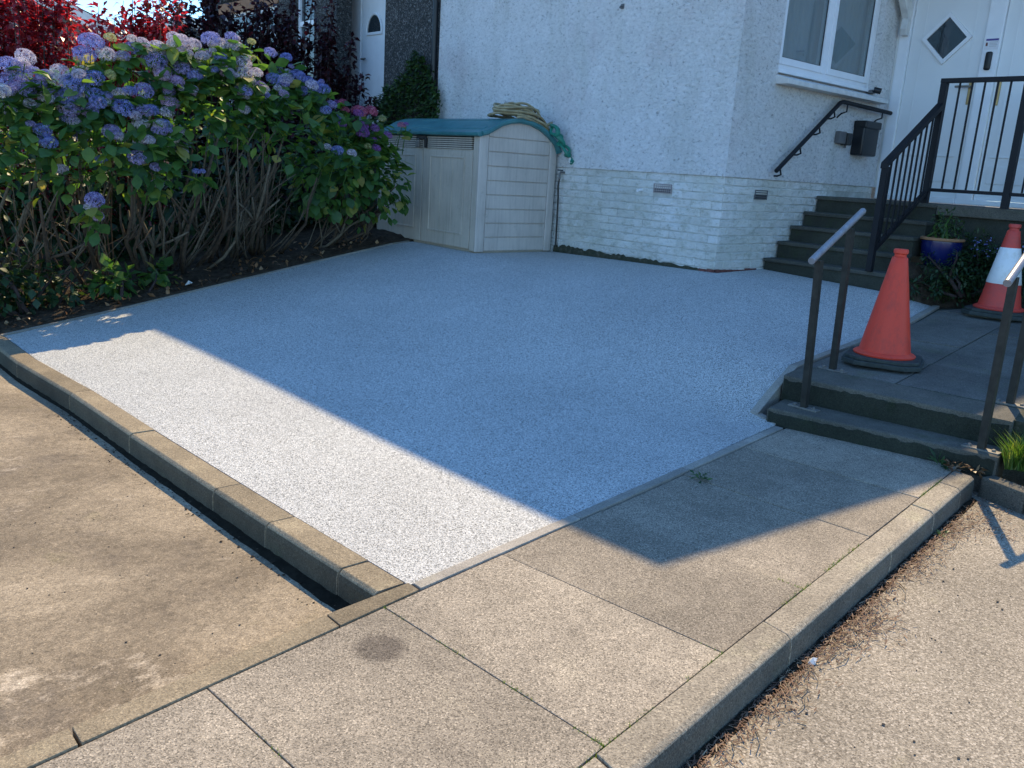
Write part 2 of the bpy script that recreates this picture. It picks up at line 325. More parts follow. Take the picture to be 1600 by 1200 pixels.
# ------------------------------------------------------------------ ground surfaces
RB = [(1.60, 2.205, 0), (2.526, 2.33, 0), (3.5, 2.466, .0), (4.56, 2.617, .012), (4.60, 2.82, .03), (4.86, 2.845, .17), (5.1, 2.88, .262), (5.95, 2.93, .326), (6.88, 2.98, .396), (7.84, 3.14, .462),
      (7.41, 3.42, .57), (7.405, 4.615, .615), (6.64, 4.605, .602), (6.625, 5.6, .585), (6.625, 6.72, .562), (5.53, 6.73, .562), (5.53, 7.80, .57), (5.25, 7.745, .55), (4.26, 7.55, .412), (2.28, 7.24, .105), (1.395, 7.02, 0),
      (1.40, 6.06, 0), (1.47, 5.22, 0), (1.50, 4.3, 0), (1.56, 2.94, 0)]
def dens(pts, step):
    out = []
    for i, p in enumerate(pts):
        q = pts[(i + 1) % len(pts)]; d = math.dist(p[:2], q[:2]); k = max(1, int(d / step))
        out += [tuple(p[j] + (q[j] - p[j]) * t / k for j in range(3)) for t in range(k)]
    return out
DB = dens(RB, .3)
_P = np.array(DB); _n = len(_P)
def _phi(r): return np.where(r > 1e-9, r * r * np.log(np.maximum(r, 1e-9)), 0)
_K = _phi(np.linalg.norm(_P[:, None, :2] - _P[None, :, :2], axis=2)) + np.eye(_n) * 1e-4
_Q = np.hstack([np.ones((_n, 1)), _P[:, :2]])
_c = np.linalg.solve(np.block([[_K, _Q], [_Q.T, np.zeros((3, 3))]]), np.concatenate([_P[:, 2], np.zeros(3)]))
def resin_z(x, y):
    r = np.linalg.norm(_P[:, :2] - [x, y], axis=1); return float(_phi(r) @ _c[:_n] + _c[_n] + _c[_n + 1] * x + _c[_n + 2] * y)
def in_poly(x, y, poly):
    c = False; n = len(poly); j = n - 1
    for i in range(n):
        if (poly[i][1] > y) != (poly[j][1] > y) and x < (poly[j][0] - poly[i][0]) * (y - poly[i][1]) / (poly[j][1] - poly[i][1]) + poly[i][0]: c = not c
        j = i
    return c
pts2 = [Vector(p[:2]) for p in DB]; ne = len(pts2)
for i in range(60):
    for j in range(60):
        x, y = 1.2 + i * .12, 2.1 + j * .12
        if in_poly(x, y, RB) and min(math.dist((x, y), p[:2]) for p in DB) > .07: pts2.append(Vector((x, y)))
vo, _, fo, *_r = delaunay_2d_cdt(pts2, [(i, (i + 1) % ne) for i in range(ne)], [], 1, 1e-5)
m = MB(); m.add([(v.x, v.y, resin_z(v.x, v.y)) for v in vo], [tuple(f) for f in fo])
m.add([(x, y, resin_z(x, y)) for x, y, z in DB] + [(x, y, -.3) for x, y, z in DB], [(i, (i + 1) % ne, (i + 1) % ne + ne, i + ne) for i in range(ne)])
m.build('driveway', MAT['resin'], smooth=True, kind='structure', label='new pale grey resin bound gravel driveway in front of white house')
# base terrain
m = MB(); m.add([(-500, -500, -.42), (500, -500, -.42), (500, 500, -.42), (-500, 500, -.42)], [(0, 1, 2, 3)]); m.build('ground', MAT['road'], kind='structure', label='ground running out to the horizon')
# old concrete drive
m = MB(); nx = 26
m.add([(-9, .9, -.108), (-.2, 1.85, -.108), (1.47, 2.18, -.108), (1.47, 2.6, -.108), (1.43, 4.3, -.108), (1.33, 6.1, -.108), (1.33, 7.3, -.108), (-9, 7.3, -.108)], [tuple(range(8))])
m.build('old_driveway', MAT['drive'], kind='structure', label='old stained concrete driveway beside the new resin surface')
# road
m = MB(); m.add([(-12, -14, -.112), (30, -14, -.112), (30, -1.5, -.112), (4.97, .7, -.112), (4.97, 1.6, -.112), (1.0, 1.3, -.112), (-12, -.5, -.112)], [tuple(range(7))])
m.build('road', MAT['road'], kind='structure', label='worn grey tarmac road beside the kerb')
# planted bed
m = MB(); gx, gy = 46, 40; V = []
def bed_edge(x): return np.interp(x, [-4, 1.39, 2.28, 4.26, 5.25, 5.6, 6.6], [7.0, 7.03, 7.25, 7.565, 7.76, 7.81, 7.81])
def bed_z(x, y):
    b = np.interp(x, [-4, 1.0, 1.4, 2.28, 4.26, 5.25, 6.6], [-.12, -.1, .0, .105, .412, .55, .58]) + .06 * max(0, y - 7.6)
    return b
for i in range(gx + 1):
    for j in range(gy + 1):
        x = -4 + 10.6 * i / gx; t = (j / gy) ** 1.7; y0 = bed_edge(x); y = y0 + .025 + (17 - y0) * t
        V.append((x, y, bed_z(x, y) + (.012 + .045 * min(1, (y - y0) * 4) * rnd.random() if j else -.06)))
m.add(V, [(i * (gy + 1) + j, (i + 1) * (gy + 1) + j, (i + 1) * (gy + 1) + j + 1, i * (gy + 1) + j + 1) for i in range(gx) for j in range(gy)])
m.build('planting_bed', MAT['soil'], smooth='all', kind='structure', label='bare brown soil bed under the hydrangeas')
# timber/plastic edge between bed and resin
be = empty('bed_edging', (3.3, 7.4, .2), kind='structure', label='thin edging strip between soil bed and resin driveway')
bp = [(1.38, 7.03, 0), (2.28, 7.253, .105), (4.26, 7.563, .412), (5.25, 7.758, .55), (5.50, 7.81, .57)]
for a, b in zip(bp, bp[1:]):
    a, b = Vector(a), Vector(b); d = (b - a); n_ = Vector((-d.y, d.x, 0)).normalized() * .028; a += d * .002
    MB().prism([tuple(p + Vector((0, 0, .008))) for p in (a, b, b + n_, a + n_)], .09).build('edging_strip', MAT['edging'], be)

# footpath slabs
def lerp(a, b, t): return tuple(a[i] + (b[i] - a[i]) * t for i in range(len(a)))
def yL(x): return float(np.interp(x, [-.6, .48, 1.573, 2.5, 4.62], [1.82, 1.982, 2.146, 2.268, 2.565]))
def yR(x): return 1.206 + (x - 1.5) * .1307
fp = empty('footpath', (2.4, 1.75, 0), kind='structure', label='weathered concrete slab footpath below the two steps')
JT = [(-.42, -.40), (.16, .21), (.815, .885), (1.445, 1.505), (2.025, 2.135), (2.672, 2.745), (3.368, 3.435), (4.03, 4.10), (4.60, 4.86)]
g = .0018
for (a0, a1), (b0, b1) in zip(JT, JT[1:]):
    def pt(xt, xb, top):
        # joint line from (xt on left edge) to (xb on right edge)
        return (xt, yL(xt) - g, 0) if top else (xb, yR(xb) + g + .004, 0)
    q = [pt(a0 + g, a1 + g, False), pt(b0 - g, b1 - g, False), pt(b0 - g, b1 - g, True), pt(a0 + g, a1 + g, True)]
    dz = rnd.uniform(-.0025, .002); q = [(x, y, z + dz + rnd.uniform(-.0012, .0012)) for x, y, z in q]
    MB().prism(q, .06).build('paving_slab', MAT['slab'], fp, bevel=.003, seg=2)
# joint bed below the slabs
m = MB(); nx_, ny_ = 150, 30; V = []
for a in range(nx_ + 1):
    for b in range(ny_ + 1):
        x = -.6 + 5.5 * a / nx_; y0, y1 = yR(x) - .02, yL(x) + .012; V.append((x, y0 + (y1 - y0) * b / ny_, -.0075 + rnd.uniform(-.005, .003)))
m.add(V, [(a * (ny_ + 1) + b, (a + 1) * (ny_ + 1) + b, (a + 1) * (ny_ + 1) + b + 1, a * (ny_ + 1) + b + 1) for a in range(nx_) for b in range(ny_)])
m.build('path_joint_bed', MAT['jointsand'], kind='structure', label='soil and moss showing in the footpath joints')
# edging strips along the path
ed = empty('path_edging', (2.5, 2.3, 0), kind='structure', label='narrow concrete edging between footpath and driveways')
def strip(pts_in, pts_out, mat, z=0.006, name='edging_strip', par=ed, h=.2):
    q = [(x, y, z) for x, y in pts_in] + [(x, y, z) for x, y in reversed(pts_out)]
    return MB().prism(q, h).build(name, mat, par, bevel=.003)
for x0, x1 in ((-.6, .478), (.486, 1.262), (1.268, 1.60)):
    e = lambda x: 2.062 + (x - .48) * .157
    strip([(x0, yL(x0) + .002), (x1, yL(x1) + .002)], [(x0, e(x0)), (x1, e(x1) if x1 < 1.5 else 2.215)], MAT['kerb'])
xs = [1.61, 2.52, 3.43, 4.34, 4.56]
for x0, x1 in zip(xs, xs[1:]):
    r = lambda x: float(np.interp(x, [1.6, 2.526, 3.5, 4.56], [2.2, 2.325, 2.461, 2.612]))
    strip([(x0 + .002, yL(x0) + .005), (x1 - .002, yL(x1) + .005)], [(x0 + .002, r(x0)), (x1 - .002, r(x1))], MAT['edging'], .007)
# sloping edging past the steps
up = [(4.565, 2.625, .012), (4.60, 2.825, .035), (4.86, 2.85, .175), (5.1, 2.885, .268), (5.95, 2.935, .332), (6.88, 2.985, .402), (7.84, 3.145, .468)]
for a, b in zip(up, up[1:]):
    a, b = Vector(a), Vector(b); d = b - a; n_ = Vector((d.y, -d.x, 0)).normalized() * .055
    MB().prism([tuple(p + Vector((0, 0, .004))) for p in (a + n_, b + n_, b, a)], .12).build('edging_strip', MAT['edging'], ed, bevel=.004)

# kerbs
kl = empty('driveway_kerb', (1.4, 4.6, -.12), kind='structure', label='buff concrete kerb between old and new driveway')
ky = [2.225, 2.44, 2.94, 3.39, 4.31, 5.22, 6.13, 7.05]
def kx(y): return float(np.interp(y, [2.2, 2.94, 4.3, 5.22, 6.06, 7.05], [1.598, 1.556, 1.496, 1.466, 1.40, 1.392]))
for y0, y1 in zip(ky, ky[1:]):
    a, b = y0 + .003, y1 - .003; w_ = .125; dz = rnd.uniform(-.003, .003)
    m = MB(); pr = [(0, -.3), (0, .004), (-w_ + .018, .004), (-w_ + .005, -.008), (-w_, -.03), (-w_ - .004, -.3)]
    n0 = len(pr); vs = [(kx(a) - .003 + dx, a, z + dz) for dx, z in pr] + [(kx(b) - .003 + dx, b, z + dz) for dx, z in pr]
    m.add(vs, [tuple(range(n0)), tuple(range(2 * n0 - 1, n0 - 1, -1))] + [(i, i + n0, (i + 1) % n0 + n0, (i + 1) % n0) for i in range(n0)])
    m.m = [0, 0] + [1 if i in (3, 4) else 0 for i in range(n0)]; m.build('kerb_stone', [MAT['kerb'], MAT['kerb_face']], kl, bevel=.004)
def fillet(name, pts, side, mat, label, wmax):
    m = MB(); vs = []
    for i, (p, n_) in enumerate(pts):
        w1 = wmax * (.93 + .04 * math.sin(i * .31) + rnd.uniform(-.06, .06)); p = Vector(p); n_ = Vector(n_); vs += [p + Vector((0, 0, .012 * rnd.uniform(.5, 1.3))), p + n_ * w1 * .5 + Vector((0, 0, .006)), p + n_ * w1 - Vector((0, 0, .002))]
    m.add(vs, [(3 * i + k, 3 * i + 3 + k, 3 * i + 4 + k, 3 * i + 1 + k) for i in range(len(pts) - 1) for k in (0, 1)]); m.build(name, mat, kind='stuff', label=label, cat='dirt and shade', smooth='all')
fillet('gutter_dirt_shadow', [((kx(y) - .122, y, -.108), (-float(np.interp(y, [2.2, 3.2, 5], [1.05, .8, .45])), 0, 0)) for y in np.arange(2.26, 7.1, .04)], 0, MAT['gutter'], 'dark dirt and painted kerb shadow along the foot of the driveway kerb', .072)  # dirt strip sized and blackened to paint in the kerb's cast shadow
fillet('road_gutter_dirt_shadow', [((x + .016, yR(x) - .118, -.112), (.1, -1, 0)) for x in np.arange(-1, 4.68, .04)], 0, MAT['gutter'], 'dark dirt and painted kerb shadow along the road side of the kerb', .035)  # same dirt colour with the kerb's shadow painted in
kr = empty('roadside_kerb', (2.6, 1.25, -.11), kind='structure', label='grey concrete kerb along the road edge of the footpath')
kxs = [-1.3, -.4, .52, 1.46, 2.41, 3.39, 3.98, 4.43, 4.70]
for x0, x1 in zip(kxs, kxs[1:]):
    a, b = x0 + .003, x1 - .003; dz = rnd.uniform(-.004, .003); w_ = .115
    pr = [(0, -.3), (0, .004), (-w_ + .022, .004), (-w_ + .006, -.006), (-w_, -.03), (-w_ - .006, -.3)]
    n0 = len(pr); vs = [(a - dx * -.13, yR(a) + dx, z + dz) for dx, z in pr] + [(b - dx * -.13, yR(b) + dx, z + dz) for dx, z in pr]
    m = MB(); m.add(vs, [tuple(range(n0)), tuple(range(2 * n0 - 1, n0 - 1, -1))] + [(i, i + n0, (i + 1) % n0 + n0, (i + 1) % n0) for i in range(n0)])
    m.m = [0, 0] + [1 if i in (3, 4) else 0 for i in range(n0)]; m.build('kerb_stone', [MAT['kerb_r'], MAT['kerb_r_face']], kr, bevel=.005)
kg = empty('verge_kerb', (4.8, 1.2, -.11), kind='structure', label='low dark kerb holding back the grass verge')
for (a, b) in (((4.735, 1.50), (4.66, 1.262)), ((4.655, 1.255), (4.52, .80)), ((4.515, .79), (4.3, .0)), ((4.29, -.01), (4.05, -.9))):
    d = Vector((b[0] - a[0], b[1] - a[1], 0)); n_ = Vector((-d.y, d.x, 0)).normalized() * .1
    MB().prism([(a[0], a[1], .0), (b[0], b[1], .0), (b[0] + n_.x, b[1] + n_.y, .0), (a[0] + n_.x, a[1] + n_.y, .0)], .3).build('kerb_stone', MAT['kerb_r_face'], kg, bevel=.012)

# ------------------------------------------------------------------ path steps and upper path
ps = empty('path_steps', (4.8, 2.1, 0), 'two dark mossy concrete steps with handrails where the footpath climbs', 'steps')
m = MB(); m.prism([(4.567, 2.69, .10), (4.817, 1.463, .10), (5.13, 1.52, .10), (4.88, 2.76, .10)], .22); m.build('step', MAT['step_p'], ps, bevel=.012, jit=.004)
m = MB(); m.prism([(4.862, 2.785, .25), (5.048, 1.50, .25), (5.33, 1.55, .271), (5.17, 2.83, .271)], .26); m.build('step', MAT['step_p'], ps, bevel=.014, jit=.004)
for (a, b, zt, zb) in (((4.567, 2.69), (4.817, 1.463), .078, -.02), ((4.862, 2.785), (5.048, 1.50), .222, .09)):
    d = Vector((b[0] - a[0], b[1] - a[1], 0)).normalized(); n_ = Vector((d.y, -d.x, 0)) * .004
    if n_.x > 0: n_ = -n_
    p0, p1 = Vector((*a, 0)) + d * .012, Vector((*b, 0)) - d * .012; k = 40; vs = []
    for i in range(k + 1):
        p = p0.lerp(p1, i / k); o = n_ * (1 + .8 * rnd.random()); vs += [(p.x + o.x, p.y + o.y, zb), (p.x + o.x, p.y + o.y, zt + rnd.uniform(-.012, .01)), (p.x - n_.x, p.y - n_.y, zt)]
    MB().add(vs, [(3 * i + q, 3 * i + 3 + q, 3 * i + 4 + q, 3 * i + 1 + q) for i in range(k) for q in (0, 1)]).build('mossy_riser', MAT['riser'], ps)
upz = lambda x: .25 + .072 * (x - 4.95)
uf = empty('upper_footpath', (6.5, 2.2, .3), kind='structure', label='shaded concrete slab footpath above the two steps')
xr = [5.19, 5.82, 6.45, 7.08, 7.71, 8.26]
for i, (x0, x1) in enumerate(zip(xr, xr[1:])):
    def sl_(x): return float(np.interp(x, [5.1, 5.95, 6.88, 7.84, 8.3], [2.822, 2.868, 2.918, 3.06, 2.80])) if x < 7.9 else 2.8
    ym = lambda x: 2.25 + (x - 5.2) * .09
    k = .13
    def slab(ya0, ya1, yb0, yb1, sx=0):
        q = [(x0 + sx + .005 + (2.8 - ya0) * k, ya0 + .005, upz(x0)), (x1 + sx - .005 + (2.8 - ya1) * k, ya1 + .005, upz(x1)), (x1 + sx - .005 + (2.8 - yb1) * k, yb1 - .005, upz(x1)), (x0 + sx + .005 + (2.8 - yb0) * k, yb0 - .005, upz(x0))]
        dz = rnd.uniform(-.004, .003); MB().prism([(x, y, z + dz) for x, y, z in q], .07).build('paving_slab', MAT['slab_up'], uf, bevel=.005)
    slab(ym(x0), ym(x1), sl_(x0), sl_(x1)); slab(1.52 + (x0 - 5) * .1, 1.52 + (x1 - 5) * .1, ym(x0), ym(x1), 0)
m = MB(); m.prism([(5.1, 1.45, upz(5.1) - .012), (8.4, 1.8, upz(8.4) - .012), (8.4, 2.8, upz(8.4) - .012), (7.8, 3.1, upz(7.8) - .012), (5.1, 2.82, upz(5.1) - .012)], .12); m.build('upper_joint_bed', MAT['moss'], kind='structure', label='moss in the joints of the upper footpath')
# grass verge on the far right
m = MB(); V = []
def verge_z(x, y): return .02 + .085 * max(0, min(3.5, x - 4.75)) * (1 if y > 1 else max(.3, y)) + .02 * math.sin(x * 5 + y * 7)
for i in range(21):
    for j in range(13):
        y = 1.62 - 4.2 * j / 12; xl = np.interp(y, [-2.6, -.9, 1.45, 1.7], [3.6, 4.16, 4.86, 5.12]); x = xl + 5 * (i / 20) ** 1.5; yy = min(y, 1.445 + max(0, (x - 4.9)) * .1)
        V.append((x, yy, verge_z(x, yy)))
m.add(V, [(i * 13 + j, i * 13 + j + 1, (i + 1) * 13 + j + 1, (i + 1) * 13 + j) for i in range(20) for j in range(12)])
m.build('verge', MAT['lawn'], smooth='all', kind='structure', label='earth of the grass verge beside the steps')
m = MB(); m.keepn = True
for _ in range(7000):
    x = 4.87 + 2.2 * rnd.random() ** 1.6; y = (1.44 + (x - 4.9) * .1) - 1.6 * rnd.random() ** 1.4
    if x < np.interp(y, [-2.6, -.9, 1.45], [3.6, 4.16, 4.86]): continue
    z = verge_z(x, y); h = rnd.uniform(.04, .17); a = rnd.uniform(0, 6.3); b = rnd.uniform(0, 6.3); l = rnd.uniform(.2, .8) * h; wd = rnd.uniform(.002, .0045)
    dx, dy = math.cos(a) * wd, math.sin(a) * wd; ex, ey = math.cos(b) * l, math.sin(b) * l
    m.add([(x - dx, y - dy, z), (x + dx, y + dy, z), (x + dx * .6 + ex * .4, y + dy * .6 + ey * .4, z + h * .65), (x - dx * .6 + ex * .4, y - dy * .6 + ey * .4, z + h * .65), (x + ex, y + ey, z + h)], [(0, 1, 2, 3), (3, 2, 4)])
for _ in range(2600):
    x = 4.9 + .75 * rnd.random() ** 1.5; y = (1.445 + (x - 4.9) * .1) - .35 * rnd.random() ** 1.5; z = verge_z(x, y); h = rnd.uniform(.06, .19); a = rnd.uniform(0, 6.3); b = rnd.uniform(0, 6.3); l = rnd.uniform(.3, .8) * h; wd = rnd.uniform(.003, .0065)
    dx, dy = math.cos(a) * wd, math.sin(a) * wd; ex, ey = math.cos(b) * l, math.sin(b) * l
    m.add([(x - dx, y - dy, z), (x + dx, y + dy, z), (x + dx * .6 + ex * .4, y + dy * .6 + ey * .4, z + h * .65), (x - dx * .6 + ex * .4, y - dy * .6 + ey * .4, z + h * .65), (x + ex, y + ey, z + h)], [(0, 1, 2, 3), (3, 2, 4)])
m.build('grass', MAT['grass_blade'], kind='stuff', label='sunlit green grass beside the handrail on the verge', cat='grass')

# ------------------------------------------------------------------ white house
hs = empty('white_house', (7.5, 6.5, .5), 'white roughcast house with painted brick plinth and low pitched roof', 'house')
ZP = 1.455
m = MB()                                    # roughcast wall above the plinth, drip edge at the bottom
m.box((6.63, 4.88, ZP), (6.88, 8.93, 5.2))  # front
WX0, WX1, WZ0, WZ1 = 7.25, 9.07, 2.38, 3.78
m.box((6.63, 4.63, ZP), (WX0, 4.88, 5.2)); m.box((WX1, 4.63, ZP), (9.42, 4.88, 5.2)); m.box((WX0, 4.63, ZP), (WX1, 4.88, WZ0)); m.box((WX0, 4.63, WZ1), (WX1, 4.88, 5.2))
m.build('wall', MAT['rough'], hs)
m = MB(); m.box((6.648, 4.905, .2), (6.85, 8.92, ZP)); m.box((6.648, 4.648, .2), (9.42, 4.904, ZP)); m.build('plinth_core', MAT['joint'], hs)
pl = empty('brick_plinth', (0, 0, 0)); pl.parent = hs
bl, bh, gp = .222, .067, .0085
brm = {}
def brick(x0, x1, y0, y1, z0, z1):
    j = lambda a: rnd.uniform(-a, a)
    key = (round(x1 - x0, 3), round(y1 - y0, 3), round(z1 - z0, 3), rnd.randrange(3))
    if key not in brm:
        dx, dy, dz = (x1 - x0) / 2, (y1 - y0) / 2, (z1 - z0) / 2; b = MB().box((-dx, -dy, -dz), (dx, dy, dz)); o = b.build('brick', MAT['brick'], pl, bevel=.005, seg=1, jit=.005)
        brm[key] = o.data; bpy.data.objects.remove(o)
    inst('brick', brm[key], pl, ((x0 + x1) / 2 + j(.002), (y0 + y1) / 2 + j(.002), (z0 + z1) / 2 + j(.0015)), (0, j(.004), j(.004)))
for c in range(13):
    z1 = ZP - .004 - c * .075; z0 = z1 - bh
    def run(a0, a1, front, ext=False):
        p = a0
        while p < a1 - .03:
            q = p + bl
            if not ext and q > a1: q = a1
            if front: brick(6.643, 6.66, p, q, z0, z1)
            else: brick(p, q, 4.643, 4.66, z0, z1)
            p = q + .0016
    h0 = 4.643 + (.0 if c % 2 == 0 else .108 + .0035)
    if c % 2: brick(6.643, 6.66, 4.643, 4.643 + .108, z0, z1)
    if c == 2: run(h0, 5.212, True); run(5.438, 6.95, True, True)
    else: run(h0, 6.95, True, True)
    x = 6.664 + (0 if c % 2 else .108 + .0035)
    if c % 2 == 0: brick(6.664, 6.664 + .108, 4.643, 4.66, z0, z1)
    xe = 9.40 if z0 > 1.32 else float(np.interp(z1, [.6, .725, .884, 1.034, 1.174, 1.33], [7.44, 7.6, 7.85, 8.05, 8.26, 8.4]))
    if c == 2: run(x, 7.142, False); run(7.358, xe, False, True)
    else: run(x, xe, False, xe < 9)
# air bricks
def airbrick(horizontal):
    if horizontal == 'front':
        m = MB(); y0, y1, z0, z1 = 5.215, 5.435, 1.268, 1.355; fr = .012
        m.box((6.638, y0, z0), (6.66, y0 + fr, z1)); m.box((6.638, y1 - fr, z0), (6.66, y1, z1))
        for k in range(5): zz = z0 + (z1 - z0 - .009) * k / 4; m.box((6.6385, y0 + fr, zz), (6.66, y1 - fr, zz + .009))
        for k in range(1, 8): yy = y0 + fr + (y1 - y0 - 2 * fr) * k / 8 - .003; m.box((6.640, yy, z0 + .002), (6.658, yy + .006, z1 - .002))
        m.build('air_brick', MAT['terra2'], hs); MB().box((6.6465, y0 + .01, z0 + .004), (6.6472, y1 - .01, z1 - .004)).build('air_brick_void', MAT['blackplastic'], hs)
    else:
        m = MB(); x0, x1, z0, z1 = 7.145, 7.355, 1.268, 1.355
        for k in range(5): zz = z0 + (z1 - z0 - .010) * k / 4; m.box((x0 + .01, 4.638, zz), (x1 - .01, 4.66, zz + .010))
        m.box((x0, 4.637, z0), (x0 + .0099, 4.66, z1)); m.box((x1 - .0099, 4.637, z0), (x1, 4.66, z1))
        m.build('air_brick', MAT['greyplastic'], hs); MB().box((x0 + .01, 4.6465, z0 + .004), (x1 - .01, 4.6472, z1 - .004)).build('air_brick_void', MAT['blackplastic'], hs)
MAT['terra2'] = simple('pinkish_clay', (.34, .30, .29), .8)
airbrick('front'); airbrick('side')
# mossy damp line at the foot of the front wall, reddish bare brick at the corner
m = MB(); n_ = 60; vs = []
for i in range(n_ + 1):
    y = 4.80 + 1.93 * i / n_; zb = resin_z(6.62, y) - .02; zt = zb + .035 + .06 * (i / n_) * rnd.uniform(.6, 1.2) + .02 * rnd.random(); vs += [(6.628 - .006 * rnd.random(), y, zb), (6.634, y, zt), (6.65, y, zt - .004)]
m.add(vs, [(3 * i + k, 3 * i + 3 + k, 3 * i + 4 + k, 3 * i + 1 + k) for i in range(n_) for k in (0, 1)]); m.build('damp_moss', MAT['moss'], hs)
m = MB()
for i in range(4): m.box((6.634 - .003 * (i % 2), 4.632 + i * .09, .575), (6.66, 4.632 + i * .09 + .085, .628 - .006 * i))
for i in range(7): m.box((6.63 + i * .1, 4.632 - .003 * (i % 2), .575), (6.63 + i * .1 + .095, 4.66, .628 - .003 * i + .012 * (i > 4)))
m.build('bare_brick_footing', MAT['redbrick'], hs, bevel=.004)
m = MB(); m.tube([(6.635, 6.02, 2.98), (6.60, 6.02, 2.975), (6.59, 6.02, 2.96)], .008, 6); m.box((6.622, 6.0, 2.955), (6.632, 6.04, 3.0)); m.build('wall_anchor', MAT['greyplastic'], hs)
# overflow pipe stub
m = MB(); m.tube([(6.67, 5.58, 1.285), (6.60, 5.58, 1.28), (6.575, 5.575, 1.275)], .013, 10); m.build('overflow_pipe', MAT['upvc'], hs, smooth=True)
# window
wn = empty('window', (8.16, 4.7, 2.4)); wn.parent = hs; wn.location = Vector((8.16, 4.7, 2.4)) - Vector(hs.location)
fy0, fy1 = 4.69, 4.76
m = MB(); m.box((WX0, fy0, WZ0 + .06), (WX0 + .06, fy1, WZ1)); m.box((WX1 - .06, fy0, WZ0 + .06), (WX1, fy1, WZ1)); m.box((WX0 + .06, fy0, WZ0 + .06), (WX1 - .06, fy1, WZ0 + .115)); m.box((WX0 + .06, fy0, WZ1 - .06), (WX1 - .06, fy1, WZ1)); m.box((8.125, fy0, WZ0 + .115), (8.185, fy1, WZ1 - .06))
m.build('window_frame', MAT['upvc'], wn, bevel=.006)
def sash(x0, x1):
    m = MB(); z0, z1 = WZ0 + .108, WZ1 - .052; t = .062; a, b = fy0 - .014, fy1 - .012
    m.box((x0, a, z0), (x0 + t, b, z1)); m.box((x1 - t, a, z0), (x1, b, z1)); m.box((x0 + t, a + .001, z0), (x1 - t, b, z0 + t)); m.box((x0 + t, a + .001, z1 - t), (x1 - t, b, z1)); m.build('sash', MAT['upvc'], wn, bevel=.006)
    MB().box((x0 + t - .012, fy0 + .012, z0 + t - .012), (x1 - t + .012, fy0 + .02, z1 - t + .012)).build('window_pane', MAT['glass'], wn)
    g_ = MB(); q = .008
    g_.box((x0 + t, fy0 + .004, z0 + t), (x0 + t + q, fy0 + .011, z1 - t)); g_.box((x1 - t - q, fy0 + .004, z0 + t), (x1 - t, fy0 + .011, z1 - t)); g_.box((x0 + t + q, fy0 + .004, z0 + t), (x1 - t - q, fy0 + .011, z0 + t + q)); g_.build('glazing_gasket', MAT['blackplastic'], wn)
sash(WX0 + .05, 8.132); sash(8.178, WX1 - .05)
m = MB(); m.box((WX0 + .01, 4.635, WZ0 + .026), (WX1 - .01, fy0 + .02, WZ0 + .059)); m.build('frame_cill', MAT['upvc'], wn, bevel=.006)
m = MB(); pr = [(4.50, 2.30), (4.50, 2.345), (4.70, 2.402), (4.70, 2.30)]; m.extrude([(7.235, y, z) for y, z in pr], (1.95, 0, 0)); m.build('sill', MAT['paintw'], wn, bevel=.008)
m = MB(); k = 120; vs = []
for i in range(k + 1):
    x = WX0 + (WX1 - WX0) * i / k; y = 4.83 + .018 * math.sin(i * 1.1) + .008 * math.sin(i * .37 + 1); vs += [(x, y, WZ0 + .07), (x, y, WZ1)]
m.add(vs, [(2 * i, 2 * i + 2, 2 * i + 3, 2 * i + 1) for i in range(k)]); m.build('curtain', MAT['curtain'], wn, smooth='all')
m = MB(); m.lathe([(.001, 0), (.03, .004), (.036, .04), (.02, .07), (.03, .1), (.001, .12)], (7.72, 4.79, 2.445), 12); m.build('window_ornament', MAT['terra2'], wn, smooth=True)
# door wall, recessed to the right
m = MB(); m.box((9.42, -1.0, 1.20), (9.67, 2.62, 4.3)); m.box((9.42, 4.60, ZP), (9.67, 4.629, 4.3)); m.box((9.42, 2.62, 3.62), (9.67, 4.60, 4.3)); m.box((9.41, -1, .3), (9.67, 4.629, 1.20)); m.build('entrance_wall', MAT['render'], hs)
dr = empty('entrance_door', (9.42, 3.7, 1.33)); dr.parent = hs; dr.location = Vector((9.42, 3.7, 1.33)) - Vector(hs.location)
m = MB(); dx0, dx1 = 9.40, 9.48
m.box((dx0, 4.49, 1.335), (dx1, 4.60, 3.62)); m.box((dx0, 2.62, 1.335), (dx1, 2.72, 3.62)); m.box((dx0, 2.72, 3.52), (dx1, 4.49, 3.62)); m.box((dx0, 3.585, 1.335), (dx1, 3.745, 3.52)); m.box((9.385, 2.72, 1.335), (dx1, 3.585, 1.385)); m.box((9.385, 3.745, 1.335), (dx1, 4.49, 1.385))
m.build('door_frame', MAT['upvc'], dr, bevel=.008)
def leafdoor(y0, y1, name):
    m = MB(); m.box((9.432, y0, 1.386), (9.475, y1, 3.518)); o = m.build(name, MAT['door'], dr, bevel=.004)
    m = MB(); a, b = y0 + .09, y1 - .09
    for z0, z1 in ((1.55, 1.72),):
        m.box((9.424, a, z0), (9.4325, b, z1))
    m.box((9.422, a, 1.80), (9.4325, b, 1.815)); m.build('raised_panel', MAT['door'], dr, bevel=.003)
leafdoor(3.752, 4.485, 'door_leaf'); leafdoor(2.725, 3.58, 'door_leaf')
